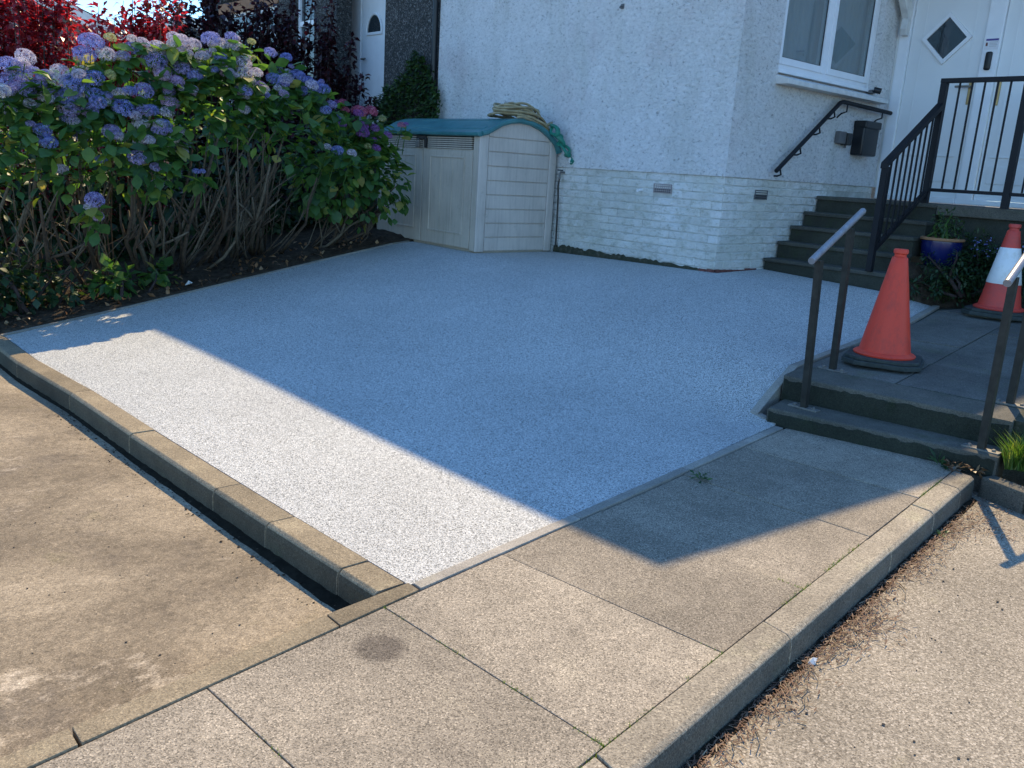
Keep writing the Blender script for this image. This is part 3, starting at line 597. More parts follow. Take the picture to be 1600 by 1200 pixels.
# faint vertical boarding grooves
for yy in (4.36, 3.86, 3.46, 2.86):
    MB().box((9.4285, yy, 1.83), (9.4325, yy + .012, 3.50)).build('door_moulding', MAT['door'], dr)
cy, cz, hw = 4.118, 2.955, .205
m = MB(); X = 9.428
def dia(r, x): return [(x, cy + r, cz), (x, cy, cz + r), (x, cy - r, cz), (x, cy, cz - r)]
A, B, C_, D_ = dia(hw + .045, X), dia(hw - .004, X), dia(hw + .045, X - .018), dia(hw - .004, X - .018)
vs = A + B + C_ + D_; fs = []
for i in range(4):
    j = (i + 1) % 4; fs += [(8 + i, 8 + j, 12 + j, 12 + i), (i, j, 8 + j, 8 + i), (4 + i, 12 + i, 12 + j, 4 + j)]
m.add(vs, fs); m.build('diamond_frame', MAT['upvc'], dr)
m = MB(); m.add(dia(hw, X - .004), [(0, 1, 2, 3)]); m.build('diamond_pane', MAT['dglass'], dr)
def handle(y, z, lever):
    m = MB(); m.box((9.418, y - .02, z - .11), (9.431, y + .02, z + .11)); m.build('handle_plate', MAT['brass'], dr, bevel=.006)
    if lever: m = MB(); m.tube([(9.43, y, z + .06), (9.375, y, z + .06), (9.37, y + .015, z + .06), (9.37, y + .13, z + .06)], .011, 8); m.build('door_handle', MAT['zinc'], dr, smooth=True)
handle(3.80, 2.42, True)
m = MB(); m.box((9.416, 3.515, 2.30), (9.431, 3.545, 2.56)); m.build('handle_plate', MAT['brass'], dr, bevel=.006)
# canopy with bracket
m = MB(); m.extrude([(9.419, 4.50, 3.00), (9.34, 4.50, 3.00), (9.32, 4.50, 3.06), (9.33, 4.50, 3.16), (8.86, 4.50, 3.66), (8.86, 4.50, 3.76), (9.419, 4.50, 3.76), (9.419, 4.50, 3.68), (9.02, 4.50, 3.68), (9.395, 4.50, 3.26), (9.419, 4.50, 3.26)], (0, .07, 0)); m.build('canopy_bracket', MAT['paintw'], hs, bevel=.006)
m = MB(); m.extrude([(9.419, 2.4, 3.98), (8.80, 2.4, 3.77), (8.80, 2.4, 3.85), (9.419, 2.4, 4.06)], (0, 2.2, 0)); m.build('door_canopy', MAT['rooftile'], hs)
# roof: front eave, verge to the right; unseen, skew and pitch shaped for their shadow
m = MB(); pz = .196
E0, E1 = Vector((6.43, 4.12, 5.27)), Vector((6.14, 9.0, 5.27))
rg = lambda p, X: Vector((X, p.y, p.z + (X - p.x) * pz))
q = [E0, rg(E0, 13.), rg(E1, 13.), E1]; m.add([*q, *[p + Vector((0, 0, .14)) for p in q]], [(3, 2, 1, 0), (4, 5, 6, 7), (0, 1, 5, 4), (1, 2, 6, 5), (2, 3, 7, 6), (3, 0, 4, 7)])
m.build('roof', MAT['rooftile'], hs)  # unseen, skew and pitch shaped for its shadow
m = MB(); m.box((9.1, -1.2, 4.3), (13, 4.0, 4.42)); m.build('entrance_roof', MAT['rooftile'], hs)
m = MB(); m.box((12.6, 4.7, .5), (12.85, 8.9, 6.2)); m.box((9.68, 4.63, .5), (12.6, 4.88, 5.6)); m.box((9.68, -1., .5), (12.85, -.8, 4.3)); m.build('back_wall', MAT['rough'], hs)

# small things on the right wall
m = empty('wall_handrail', (7.3, 4.6, 1.5), 'black tubular handrail fixed to white wall under the window', 'handrail'); whr = m
hp = [(7.30, 4.545, 1.535), (8.285, 4.545, 2.232), (8.34, 4.545, 2.245), (9.36, 4.545, 2.225)]
MB().tube(hp, .021, 10).build('rail', MAT['black'], whr, smooth=True)
for t in (.06, .36, .66, .9): 
    p = Vector(lerp(hp[0], hp[1], t)); MB().tube([p + Vector((0, 0, -.015)), p + Vector((.03, .0, -.07)), p + Vector((.05, .05, -.085)), p + Vector((.05, .085, -.085))], .008, 6).build('bracket', MAT['black'], whr, smooth=True)
for x in (8.43, 9.18): MB().tube([(x, 4.545, 2.225), (x, 4.545, 2.16), (x - .02, 4.59, 2.14), (x - .02, 4.632, 2.10)], .008, 6).build('bracket', MAT['black'], whr, smooth=True)
lb = empty('letter_box', (8.94, 4.55, 1.76), 'black plastic letter box on white wall beside the door', 'letter box')
m = MB(); m.box((8.77, 4.50, 1.76), (9.09, 4.628, 2.09)); m.build('box_body', MAT['blackplastic'], lb, bevel=.02, seg=3, smooth=True)
m = MB(); m.box((8.765, 4.485, 2.03), (9.095, 4.627, 2.105)); m.build('lid', MAT['blackplastic'], lb, bevel=.015)
m = MB(); m.lathe([(.012, 0), (.012, .006)], (0, 0, 0), 12); m.v = [(9.03 + x, 4.484 - z, 2.02 + y) for x, y, z in m.v]; m.build('lock', MAT['zinc'], lb)
os_ = empty('outdoor_socket', (8.5, 4.58, 1.85), 'small grey socket box on white wall left of letter box', 'socket')
m = MB(); m.box((8.42, 4.57, 1.855), (8.56, 4.629, 1.975)); m.build('socket_back', MAT['greyplastic'], os_, bevel=.01)
m = MB(); m.box((8.545, 4.545, 1.845), (8.63, 4.628, 1.965)); m.build('socket_cover', MAT['blackplastic'], os_, bevel=.012)
m = MB(); m.tube([(8.6, 4.6, 1.85), (8.6, 4.6, 1.82)], .012, 8); m.build('cable_gland', MAT['greyplastic'], os_)
ks = empty('key_safe', (9.39, 3.665, 2.63), 'slim black key safe on the white door frame below a notice', 'key safe')
m = MB(); m.box((9.372, 3.635, 2.63), (9.3985, 3.695, 2.80)); m.build('safe_cover', MAT['blackplastic'], ks, bevel=.018, seg=3, smooth=True)
m = MB(); m.box((9.3955, 3.622, 2.615), (9.3995, 3.708, 2.815)); m.build('back_plate', MAT['upvc'], ks)
no = empty('notice', (9.398, 3.66, 2.82), 'small white printed notice with purple band above the key safe', 'notice')
MB().box((9.3965, 3.60, 2.822), (9.3995, 3.725, 2.925)).build('sheet', MAT['paper'], no)
MB().box((9.3958, 3.605, 2.903), (9.3964, 3.72, 2.921)).build('heading_band', MAT['print'], no)
for k in range(4): MB().box((9.3958, 3.61 + .008 * (k % 2), 2.888 - k * .013), (9.3964, 3.685, 2.892 - k * .013)).build('print_line', MAT['curtain'], no)
MB().box((9.3958, 3.70, 2.855), (9.3964, 3.718, 2.887)).build('red_mark', MAT['redbrick'], no)
cm = empty('sill_camera', (9.1, 4.58, 2.39), 'small dark camera resting on the end of the window sill', 'camera')
MB().tube([(9.02, 4.60, 2.43), (9.06, 4.54, 2.415)], .03, 10).build('camera_body', MAT['blackplastic'], cm, smooth=True)
MB().box((8.98, 4.60, 2.392), (9.06, 4.66, 2.425)).build('camera_foot', MAT['greyplastic'], cm, bevel=.006)

# ------------------------------------------------------------------ entrance steps and landing
es = empty('entrance_steps', (7.9, 4.0, .55), 'flight of dark weathered concrete steps up to the white door', 'steps')
fx = [7.42, 7.62, 7.82, 8.03, 8.24]; fz = [.725, .884, 1.034, 1.174, 1.33]
for i in range(5):
    x1 = (fx[i + 1] + .03) if i < 4 else 9.408
    y0 = 3.41 if i < 4 else 3.44
    m = MB(); m.box((fx[i] + .015, y0, (.45 if i == 0 else fz[i - 1] - .02)), (x1, 4.625, fz[i] - .035)); m.build('riser', MAT['step'], es, jit=0)
    m = MB(); m.box((fx[i] - .008, y0 - .006, fz[i] - .0345), (x1 - .002 * i, 4.628, fz[i])); m.build('tread', MAT['nosing'] if False else MAT['step_t'] if 'step_t' in MAT else MAT['step_p'], es, bevel=.008, jit=.004)
ld = empty('door_landing', (8.8, 2.2, .5), 'raised concrete landing with slab edge in front of the door', 'landing')
m = MB(); m.box((8.29, -.9, .35), (9.405, 3.402, 1.235)); m.build('landing_wall', MAT['step'], ld)
m = MB(); m.box((8.245, -.95, 1.236), (9.406, 3.433, 1.329)); m.build('landing_slab', MAT['step_p'], ld, bevel=.01)
# balustrade
bal = empty('balustrade', (8.26, 3.5, 1.33), 'black steel balustrade with thin bars around the steps and landing', 'balustrade')
BY = 3.56
def bar(p, q, w_, name): MB().tube([p, q], w_ / math.sqrt(2), 4).build(name, MAT['black'], bal)
def vbar(x, y, z0, z1, w_, name): MB().box((x - w_ / 2, y - w_ / 2, z0), (x + w_ / 2, y + w_ / 2, z1)).build(name, MAT['black'], bal)
vbar(7.40, BY, .727, 1.62, .05, 'post'); vbar(8.27, BY, 1.331, 2.385, .055, 'post'); vbar(8.27, 2.87, 1.331, 2.385, .055, 'post'); vbar(8.27, 1.6, 1.331, 2.385, .05, 'post')
m = MB(); m.extrude([(7.36, BY - .03, 1.60), (7.36, BY - .03, 1.65), (8.245, BY - .03, 2.215), (8.245, BY - .03, 2.155)], (0, .06, 0)); m.build('handrail', MAT['black'], bal, bevel=.005)
m = MB(); m.extrude([(7.427, BY - .02, .90), (7.427, BY - .02, .94), (8.24, BY - .02, 1.445), (8.24, BY - .02, 1.405)], (0, .04, 0)); m.build('bottom_rail', MAT['black'], bal)
for k in range(8):
    x = 7.40 + (k + 1) * .094; zt = 1.60 + (x - 7.36) * .632; zb = .92 + (x - 7.427) * .62; vbar(x, BY, zb, zt, .014, 'baluster')
MB().box((8.24, .4, 2.386), (8.30, BY + .03, 2.425)).build('handrail', MAT['black'], bal, bevel=.004)
for a, b in ((2.90, BY - .028), (1.626, 2.842), (.4, 1.574)): MB().box((8.252, a, 1.44), (8.288, b, 1.47)).build('bottom_rail', MAT['black'], bal)
for k in range(5): vbar(8.27, BY - .028 - (k + 1) * .105, 1.471, 2.385, .014, 'baluster')
for k in range(13): vbar(8.27, 2.842 - (k + 1) * .087, 1.471, 2.385, .014, 'baluster')
for k in range(9): vbar(8.27, 1.574 - (k + 1) * .115, 1.471, 2.385, .014, 'baluster')

# ------------------------------------------------------------------ handrails on the path steps
def handrail(label, b1, b2, t1, t2, r0, r1, group):
    h = empty('step_handrail', (b1[0], b1[1], b1[2]), label, 'handrail', group)
    for b, t in ((b1, t1), (b2, t2)):
        MB().tube([b, t], .0185 * math.sqrt(2), 4).build('post', MAT['steelpost'], h)
        x, y, z = b
        p = MB(); p.box((x - .03, y - .095, z - .001), (x + .03, y + .095, z + .009)); pl_ = p.build('base_plate', MAT['zinc'], h, bevel=.002)
        for s in (-1, 1): MB().lathe([(.011, 0), (.011, .009), (.005, .013)], (x, y + s * .062, z + .009), 8).build('bolt', MAT['zinc'], pl_)
    o = MB().tube([r0, lerp(r0, r1, .5), r1], .0205, 12).build('rail_tube', MAT['steelrail'], h, smooth=True)
    return h
handrail('shaded steel handrail on the steps beside the orange cone and driveway', (4.764, 2.56, .10), (5.245, 2.66, .265), (4.70, 2.565, 1.0), (5.195, 2.655, 1.175), (4.60, 2.56, 1.00), (5.33, 2.665, 1.285), 'handrails on the path steps')
handrail('steel handrail on the steps beside the grass verge', (4.875, 1.572, .10), (5.38, 1.633, .268), (4.86, 1.575, 1.03), (5.37, 1.635, 1.22), (4.73, 1.56, 1.005), (5.46, 1.645, 1.31), 'handrails on the path steps')

# ------------------------------------------------------------------ cones
def cone(label, x, y, z, rot, s, body, sleeve, tilt=0):
    c = empty('traffic_cone', (x, y, z), label, 'traffic cone')
    if True:
        m = MB(); a = .245 * s; cc = .09 * s
        oct_ = [(a, -a + cc), (a, a - cc), (a - cc, a), (-a + cc, a), (-a, a - cc), (-a, -a + cc), (-a + cc, -a), (a - cc, -a)]
        R = lambda p: (x + p[0] * math.cos(rot) - p[1] * math.sin(rot), y + p[0] * math.sin(rot) + p[1] * math.cos(rot))
        m.prism([(*R(p), z + .032 * s) for p in oct_], .031 * s); m.prism([(*R((p[0] * .93, p[1] * .93)), z + .055 * s) for p in oct_], .0225 * s)
        m.build('base', MAT['rubber'], c, bevel=.006)
    k = lambda h: (.178 - .178 * .78 * (h / .75)) * s
    m = MB(); pr = [(.192, .056), (.196, .066), (.186, .074)] + [(k(h) / s, h) for h in (.085, .2, .35, .5, .65, .70)] + [(.046, .702), (.037, .708), (.036, .722), (.045, .728), (.046, .748), (.04, .756), (.018, .757)]
    pr = [(r * s, h * s) for r, h in pr]; m.lathe(pr, (x, y, z), 36, cap=True); m.build('cone_body', body, c, smooth=True)
    if sleeve:
        m = MB(); m.lathe([(k(.27) + .003, .27 * s), (k(.27) + .005, .275 * s), (k(.42) + .005, .42 * s), (k(.565) + .005, .56 * s), (k(.565) + .002, .565 * s)], (x, y, z), 36, cap=False); m.build('reflective_sleeve', MAT['sleeve'], c, smooth=True)
    return c
cone('plain orange traffic cone without a sleeve at the top of the path steps', 5.66, 2.53, .302, .35, 1.0, MAT['cone'], False)
cone('red traffic cone with white reflective sleeve near the planted bank', 7.86, 2.62, .464, .1, 1.0, MAT['cone2'], True)

# ------------------------------------------------------------------ storage shed
SX, SY, SZ = 5.54, 6.745, .562
sh = empty('storage_shed', (SX + .5, SY + .9, SZ), 'beige plastic garden storage shed with curved teal lid', 'shed')
W_ = 1.78; Dp = 1.055
P = lambda x, y, z: (SX + x, SY + y, SZ + z)
roofp = [(-.05, 1.135), (-.055, 1.165), (.0, 1.178), (.07, 1.195), (.15, 1.235), (.24, 1.283), (.36, 1.318), (.50, 1.335), (.64, 1.325), (.78, 1.285), (.90, 1.225), (1.0, 1.15), (1.075, 1.065)]
def roof_z(x): return float(np.interp(x, [p[0] for p in roofp[2:]], [p[1] for p in roofp[2:]]))
m = MB(); m.box(P(.035, .03, -.03), P(Dp, W_, 1.12)); m.build('body', MAT['shed'], sh)
# gable sides
for yy, nm in ((0.012, 'side_panel'), (W_ - .002, 'side_panel')):
    prof = [(.03, .012), (Dp, .012)] + [(x, roof_z(x) - .03) for x in np.linspace(Dp, .03, 16)]
    m = MB(); m.extrude([P(x, yy, z) for x, z in prof], (0, .03, 0)); m.build(nm, MAT['shedside'], sh)
for a, b, c in ((.0, .115, .0), (Dp - .10, Dp, .0)):
    prof = [(a, .006), (b, .006)] + [(x, roof_z(x) - .035) for x in np.linspace(b, a, 5)]
    m = MB(); m.extrude([P(x, -.008, z) for x, z in prof], (0, .032, 0)); m.build('corner_post', MAT['shedside'], sh, bevel=.012, seg=3, smooth=True)
pz_ = [.015, .155, .295, .435, .575, .715, .855, .995, 1.135]
for i in range(8):
    z0, z1 = pz_[i] + .005, pz_[i + 1] - .005
    xs_ = np.linspace(Dp - .105, .12, 12)
    top = [(x, min(z1, roof_z(x) - .04)) for x in xs_]
    m = MB(); m.extrude([P(.12, -.002, z0), P(Dp - .105, -.002, z0)] + [P(x, -.002, z) for x, z in top], (0, .02, 0)); m.build('side_plank', MAT['shedside'], sh, bevel=.003, seg=1)
xs_ = np.linspace(Dp - .18, .12, 14); m = MB(); m.extrude([P(.12, -.002, 1.14), P(Dp - .105, -.002, 1.14)] + [P(x, -.002, max(1.141, roof_z(x) - .04)) for x in np.linspace(Dp - .105, .12, 16)], (0, .02, 0)); m.build('side_plank', MAT['shedside'], sh)
# doors
for y0, y1 in ((.10, .925), (.937, 1.76)):
    d = MB().box(P(.0, y0, .03), P(.034, y1, .985)).build('door', MAT['shed'], sh, bevel=.008)
    a, b = y0 + .12, y1 - .12
    m = MB()
    for lo, hi in (((a, .16), (a + .022, .93)), ((b - .022, .16), (b, .93))): m.box(P(-.007, lo[0], lo[1]), P(.003, hi[0], hi[1]))
    m.box(P(-.007, a + .0221, .16), P(.003, b - .0221, .178)); m.box(P(-.007, a + .0221, .912), P(.003, b - .0221, .93)); m.build('door_panel_moulding', MAT['shed'], d, bevel=.003, seg=1)
    for k in (1, 2): yy = a + (b - a) * k / 3; MB().box(P(-.004, yy - .005, .18), P(.003, yy + .005, .91)).build('panel_rib', MAT['shed'], d)
    for k in range(6): MB().box(P(-.004, y0 + .02, 1.004 + k * .02), P(.024, y1 - .02, 1.0165 + k * .02)).build('louvre_slat', MAT['shed'], sh)
m = MB(); m.box(P(.0, .0, .012), P(.036, .092, 1.13)); m.build('door_post', MAT['shed'], sh, bevel=.01)
m = MB(); m.box(P(.0, 1.765, .012), P(.036, W_, 1.13)); m.build('door_post', MAT['shed'], sh)
m = MB(); m.box(P(.006, .093, .9852), P(.033, 1.764, .9995)); m.build('louvre_rail', MAT['shed'], sh)
MB().box(P(.026, .096, 1.0), P(.0345, 1.762, 1.129)).build('louvre_gap_shade', MAT['blackplastic'], sh)  # black sheet added behind the slats as painted shade in the gaps
MB().box(P(.0, .926, 1.0), P(.03, .936, 1.128)).build('louvre_mullion', MAT['shed'], sh)
# lid with ribs
m = MB(); n0 = len(roofp); y0, y1 = -.03, W_ + .03
outer = [P(x, y0, z) for x, z in roofp]; inner = [P(x + (.02 if i < 2 else 0), y0, z - (.045 if i > 1 else -.0)) for i, (x, z) in enumerate(roofp)]
prof = [P(x, y0, z) for x, z in roofp] + [P(x - (.03 if i == 0 else 0), y0, z - .045) for i, (x, z) in enumerate(reversed(roofp[2:]))] + [P(.0, y0, 1.125)]
m.extrude(prof, (0, y1 - y0, 0)); lid = m.build('lid', MAT['teal'], sh, bevel=.006, smooth=True)
for xx in (.09, .30): 
    m = MB(); m.extrude([P(x, .06, roof_z(x) + h) for x, h in ((xx, -.004), (xx, .006), (xx + .05, .006), (xx + .05, -.004))], (0, W_ - .12, 0)); m.build('lid_rib', MAT['teal'], lid)
# rolled edge of the lid along the gable
m = MB(); m.tube([P(x, -.03, z - .02) for x, z in roofp[2:]], .026, 8); m.build('lid_edge', MAT['teal'], lid, smooth=True)
hp_ = MB(); hp_.box(P(-.022, .86, 1.085), P(-.006, 1.03, 1.125)); hp_.build('hasp', MAT['blackplastic'], sh, bevel=.004)
m = MB(); m.tube([P(-.03, .985 + .024 * math.cos(t), 1.06 + .03 * math.sin(t)) for t in np.linspace(0, math.pi, 8)], .005, 6); pk = m.build('padlock_shackle', MAT['zinc'], sh, smooth=True)
m = MB(); m.box(P(-.045, .955, 1.005), P(-.02, 1.013, 1.062)); m.build('padlock', MAT['zinc'], sh, bevel=.006)
m = MB(); m.box(P(-.03, .845, 1.0), P(-.006, .875, 1.10)); m.build('latch', MAT['blackplastic'], sh, bevel=.006)
# hose heap
hz = lambda x: SZ + roof_z(min(1.07, max(0, x - SX)))
ho = empty('hose_heap', (6.15, 6.85, 1.9), 'heap of coiled beige hose lying on the shed lid', 'hose')
m = MB(); pts = []
for i in range(420):
    t = i / 420 * 2 * math.pi * 9; rr = .20 + .07 * math.sin(t * .37) + .04 * math.sin(t * 1.7); lay = .022 + .012 * (i / 42 % 9)
    x = 6.20 + rr * 1.35 * math.cos(t + .2 * math.sin(t * .3)); y = 6.93 + rr * .75 * math.sin(t)
    pts.append((x, y, hz(x) + lay + .022 * math.sin(t * 2.3 + i * .01) + .02))
m.tube(pts, .0125, 6); m.build('coil', MAT['hose'], ho, smooth=True)
m = MB(); m.tube([(x, 6.705 - .03 * math.sin((x - 5.8) * 8), hz(x) + .012 + .008 * math.sin(x * 14)) for x in np.linspace(5.95, 6.5, 14)], .012, 6); m.build('loose_end', MAT['hose'], ho, smooth=True)
for k in range(3):
    m = MB(); c = Vector((6.08 + .2 * k, 6.86, hz(6.1 + .2 * k) + .10)); m.tube([c + Vector((.12 * math.cos(t), .05 * math.sin(t), .06 * math.sin(t + k))) for t in np.linspace(0, 6.3, 16)], .0125, 6); m.build('loop', MAT['hose'], ho, smooth=True)
gh = empty('green_netting', (6.53, 6.66, 1.5), 'twisted green hose end hanging off the back of the shed lid', 'hose')
m = MB(); m.tube([(6.42 + .2 * t + .02 * math.sin(t * 16), 6.66 - .12 * t + .03 * math.cos(t * 21), 1.86 - .34 * t + .02 * math.sin(t * 23)) for t in np.linspace(0, 1, 40)], [.022 - .006 * math.sin(t * 30) for t in np.linspace(0, 1, 40)], 7); m.build('twist', MAT['greenhose'], gh, smooth=True)
m = MB(); m.tube([(6.43 + .19 * t + .03 * math.cos(t * 17), 6.68 - .12 * t + .03 * math.sin(t * 15), 1.85 - .30 * t + .015 * math.cos(t * 19)) for t in np.linspace(0, 1, 40)], .016, 7); m.build('twist', MAT['greenhose'], gh, smooth=True)
m = MB(); m.tube([(6.60, 6.555, 1.55), (6.605, 6.535, 1.50)], .016, 8); m.build('hose_collar', MAT['litterpaper'], gh)
gt = empty('garden_tap', (6.63, 6.66, 1.1), 'dark outdoor tap on the white plinth behind the shed', 'tap')
MB().tube([(6.642, 6.655, 1.40), (6.59, 6.655, 1.40), (6.575, 6.655, 1.38), (6.575, 6.655, 1.33)], .012, 8).build('spout', MAT['greyplastic'], gt, smooth=True)
MB().box((6.565, 6.63, 1.415), (6.60, 6.685, 1.428)).build('tap_handle', MAT['blackplastic'], gt, bevel=.003)
MB().tube([(6.575, 6.655, 1.335), (6.57, 6.66, 1.26), (6.585, 6.665, 1.15), (6.6, 6.67, .9), (6.61, 6.675, .62)], .01, 7).build('tap_hose', MAT['blackplastic'], gt, smooth=True)

# ------------------------------------------------------------------ planted bank with pot
m = MB(); V = []; lineL = [(7.43, 3.40, .565), (7.88, 3.09, .47), (8.28, 2.74, .49)]
nn = 16
for i in range(nn + 1):
    t = i / nn * 2; k = min(1, int(t)); f = t - k; a = Vector(lerp(lineL[k], lineL[k + 1], f)); b = Vector((8.285, 3.40 - .62 * (i / nn) ** 2, .82 - .25 * (i / nn) ** 2)) if i else Vector((7.6, 3.405, .62))
    if i: b.x = min(8.285, 7.65 + 1.2 * i / nn)
    for j in range(7):
        s_ = j / 6; p = a.lerp(b, s_); p.z = a.z + (b.z - a.z) * (1 - (1 - s_) ** 2) + (.02 * rnd.random() if 0 < j < 6 else 0); V.append(tuple(p))
m.add(V, [(i * 7 + j, (i + 1) * 7 + j, (i + 1) * 7 + j + 1, i * 7 + j + 1) for i in range(nn) for j in range(6)]); rows = len(V) // 7
m.add([V[i * 7] for i in range(rows)] + [(V[i * 7][0], V[i * 7][1], .1) for i in range(rows)], [(i, i + 1, i + 1 + rows, i + rows) for i in range(rows - 1)])
m.build('bank', MAT['soil'], smooth='all', kind='structure', label='small soil bank between the steps and the upper footpath')
MB().box((7.86, 3.10, .60), (8.15, 3.38, .80)).build('pot_stand', MAT['step'], None, bevel=.01, label='low dark block under the blue pot', cat='plant stand')
pt_ = empty('plant_pot', (8.0, 3.23, .80), 'glossy dark blue glazed pot with tan rim below the balustrade', 'plant pot')
m = MB(); m.lathe([(.11, 0), (.125, .01), (.155, .1), (.168, .18), (.165, .23), (.15, .235), (.145, .18)], (8.0, 3.23, .80), 28, cap=False); m.build('pot_body', MAT['glaze'], pt_, smooth=True)
m = MB(); m.lathe([(.163, .222), (.182, .228), (.184, .243), (.172, .25), (.15, .246), (.148, .225)], (8.0, 3.23, .80), 28, cap=False); m.build('rim', MAT['terra'], pt_, smooth=True)
m = MB(); m.lathe([(.001, .215), (.149, .21)], (8.0, 3.23, .80), 20, cap=False); m.build('compost', MAT['soil'], pt_)

# ------------------------------------------------------------------ foliage tools
def leaf_verts(L, w_, fold=.18, droop=.25, n=4):
    """ovate leaf along +x, returns verts, faces"""
    vs, fs = [], []
    prof = [0.02, .62, 1.0, .78, 0.03] if n == 4 else [.05, 1, .05]
    k = len(prof)
    for i, p in enumerate(prof):
        t = i / (k - 1); x = L * t; hw_ = w_ / 2 * p; z = -droop * L * t * t
        vs += [(x, -hw_, z + fold * hw_), (x, 0, z), (x, hw_, z + fold * hw_)]
    for i in range(k - 1):
        a = 3 * i; fs += [(a, a + 3, a + 4, a + 1), (a + 1, a + 4, a + 5, a + 2)]
    return [Vector(v) for v in vs], fs
def orient(d, up, roll=0):
    x = Vector(d).normalized(); z = Vector(up) - x * Vector(up).dot(x)
    if z.length < 1e-4: z = x.orthogonal()
    z.normalize(); y = z.cross(x); M_ = Matrix((x, y, z)).transposed()
    return M_ @ Matrix.Rotation(roll, 3, 'X')
def rv(): 
    while True:
        v = Vector((rnd.uniform(-1, 1), rnd.uniform(-1, 1), rnd.uniform(-1, 1)))
        if .05 < v.length < 1: return v.normalized()
def add_leaf(m, p, out, L, w_, n=4, droop=.25):
    vs, fs = leaf_verts(L, w_, rnd.uniform(.05, .3), droop * rnd.uniform(.4, 1.6), n)
    d = (out + rv() * .8); d.z -= rnd.uniform(.1, .5); up = out * .6 + Vector((0, 0, 1)) + rv() * .45
    M_ = orient(d, up, rnd.uniform(-.3, .3)); m.add([M_ @ v + Vector(p) for v in vs], fs)
def leafobj_meshes(mat, L, w_, k=5):
    out = []
    for i in range(k):
        vs, fs = leaf_verts(L, w_ * rnd.uniform(.85, 1.15), rnd.uniform(.08, .3), rnd.uniform(.1, .4)); me = bpy.data.meshes.new('leaf'); me.from_pydata([tuple(v) for v in vs], [], fs); me.materials.append(mat)
        me.polygons.foreach_set('use_smooth', [True] * len(me.polygons)); out.append(me)
    return out
LEAFM = leafobj_meshes(MAT['hydrangea_leaf_single'], .125, .09, 8)
def flower_mesh(col, seed):
    r_ = random.Random(seed); m = MB(); m.keepn = True
    N = 135; ga = math.pi * (3 - math.sqrt(5))
    lump = [(Vector((r_.uniform(-1, 1), r_.uniform(-1, 1), r_.uniform(-.2, 1))).normalized(), r_.uniform(-.12, .14)) for _ in range(7)]
    for i in range(N):
        z = 1 - 1.45 * (i + .5) / N; r = math.sqrt(max(0, 1 - z * z)); a = ga * i + r_.uniform(-.1, .1)
        d = Vector((r * math.cos(a), r * math.sin(a), z)); k = 1 + sum(h * max(0, d.dot(l)) ** 6 for l, h in lump) + r_.uniform(-.05, .05)
        p = Vector((d.x, d.y, d.z * .74)) * k; nrm = (Vector((d.x, d.y, d.z * 1.25)) + Vector((r_.uniform(-.35, .35), r_.uniform(-.35, .35), r_.uniform(-.2, .35)))).normalized()
        M_ = orient(nrm.orthogonal(), nrm); rot = r_.uniform(0, 1.57); s_ = r_.uniform(.15, .19)
        vs = [M_ @ Vector((0, 0, -.015)) + p]; fs = []
        for q in range(4):
            t = rot + q * math.pi / 2
            for dt, rr, h in ((-.42, .72, .03), (0, 1.05, .045), (.42, .72, .03)): vs.append(M_ @ Vector((math.cos(t + dt) * rr * s_, math.sin(t + dt) * rr * s_, h + r_.uniform(-.02, .02))) + p)
            b = 1 + 3 * q; fs.append((0, b, b + 1, b + 2))
        m.add(vs, fs)
    me = bpy.data.meshes.new('flower_head'); me.from_pydata(m.v, [], m.f); me.materials.append(MAT['petal_' + col]); return me
FM = {c: [flower_mesh(c, ord(c) * 10 + k) for k in range(3)] for c in 'bvmpwyru'}
def ell_pts(ells, n, zmin, shell=(.75, 1.05), front=False):
    tot = sum(e[3] * e[4] * e[5] for e in ells); out = []
    for cx, cy_, cz_, rx, ry, rz in ells:
        for _ in range(int(n * rx * ry * rz / tot)):
            d = rv()
            if front and d.y > .35: d.y = -d.y
            k = rnd.uniform(*shell); p = Vector((cx + d.x * rx * k, cy_ + d.y * ry * k, cz_ + d.z * rz * k))
            if p.z > zmin + rnd.uniform(-.15, .25): out.append((p, Vector((d.x / rx, d.y / ry, d.z / rz)).normalized()))
    return out
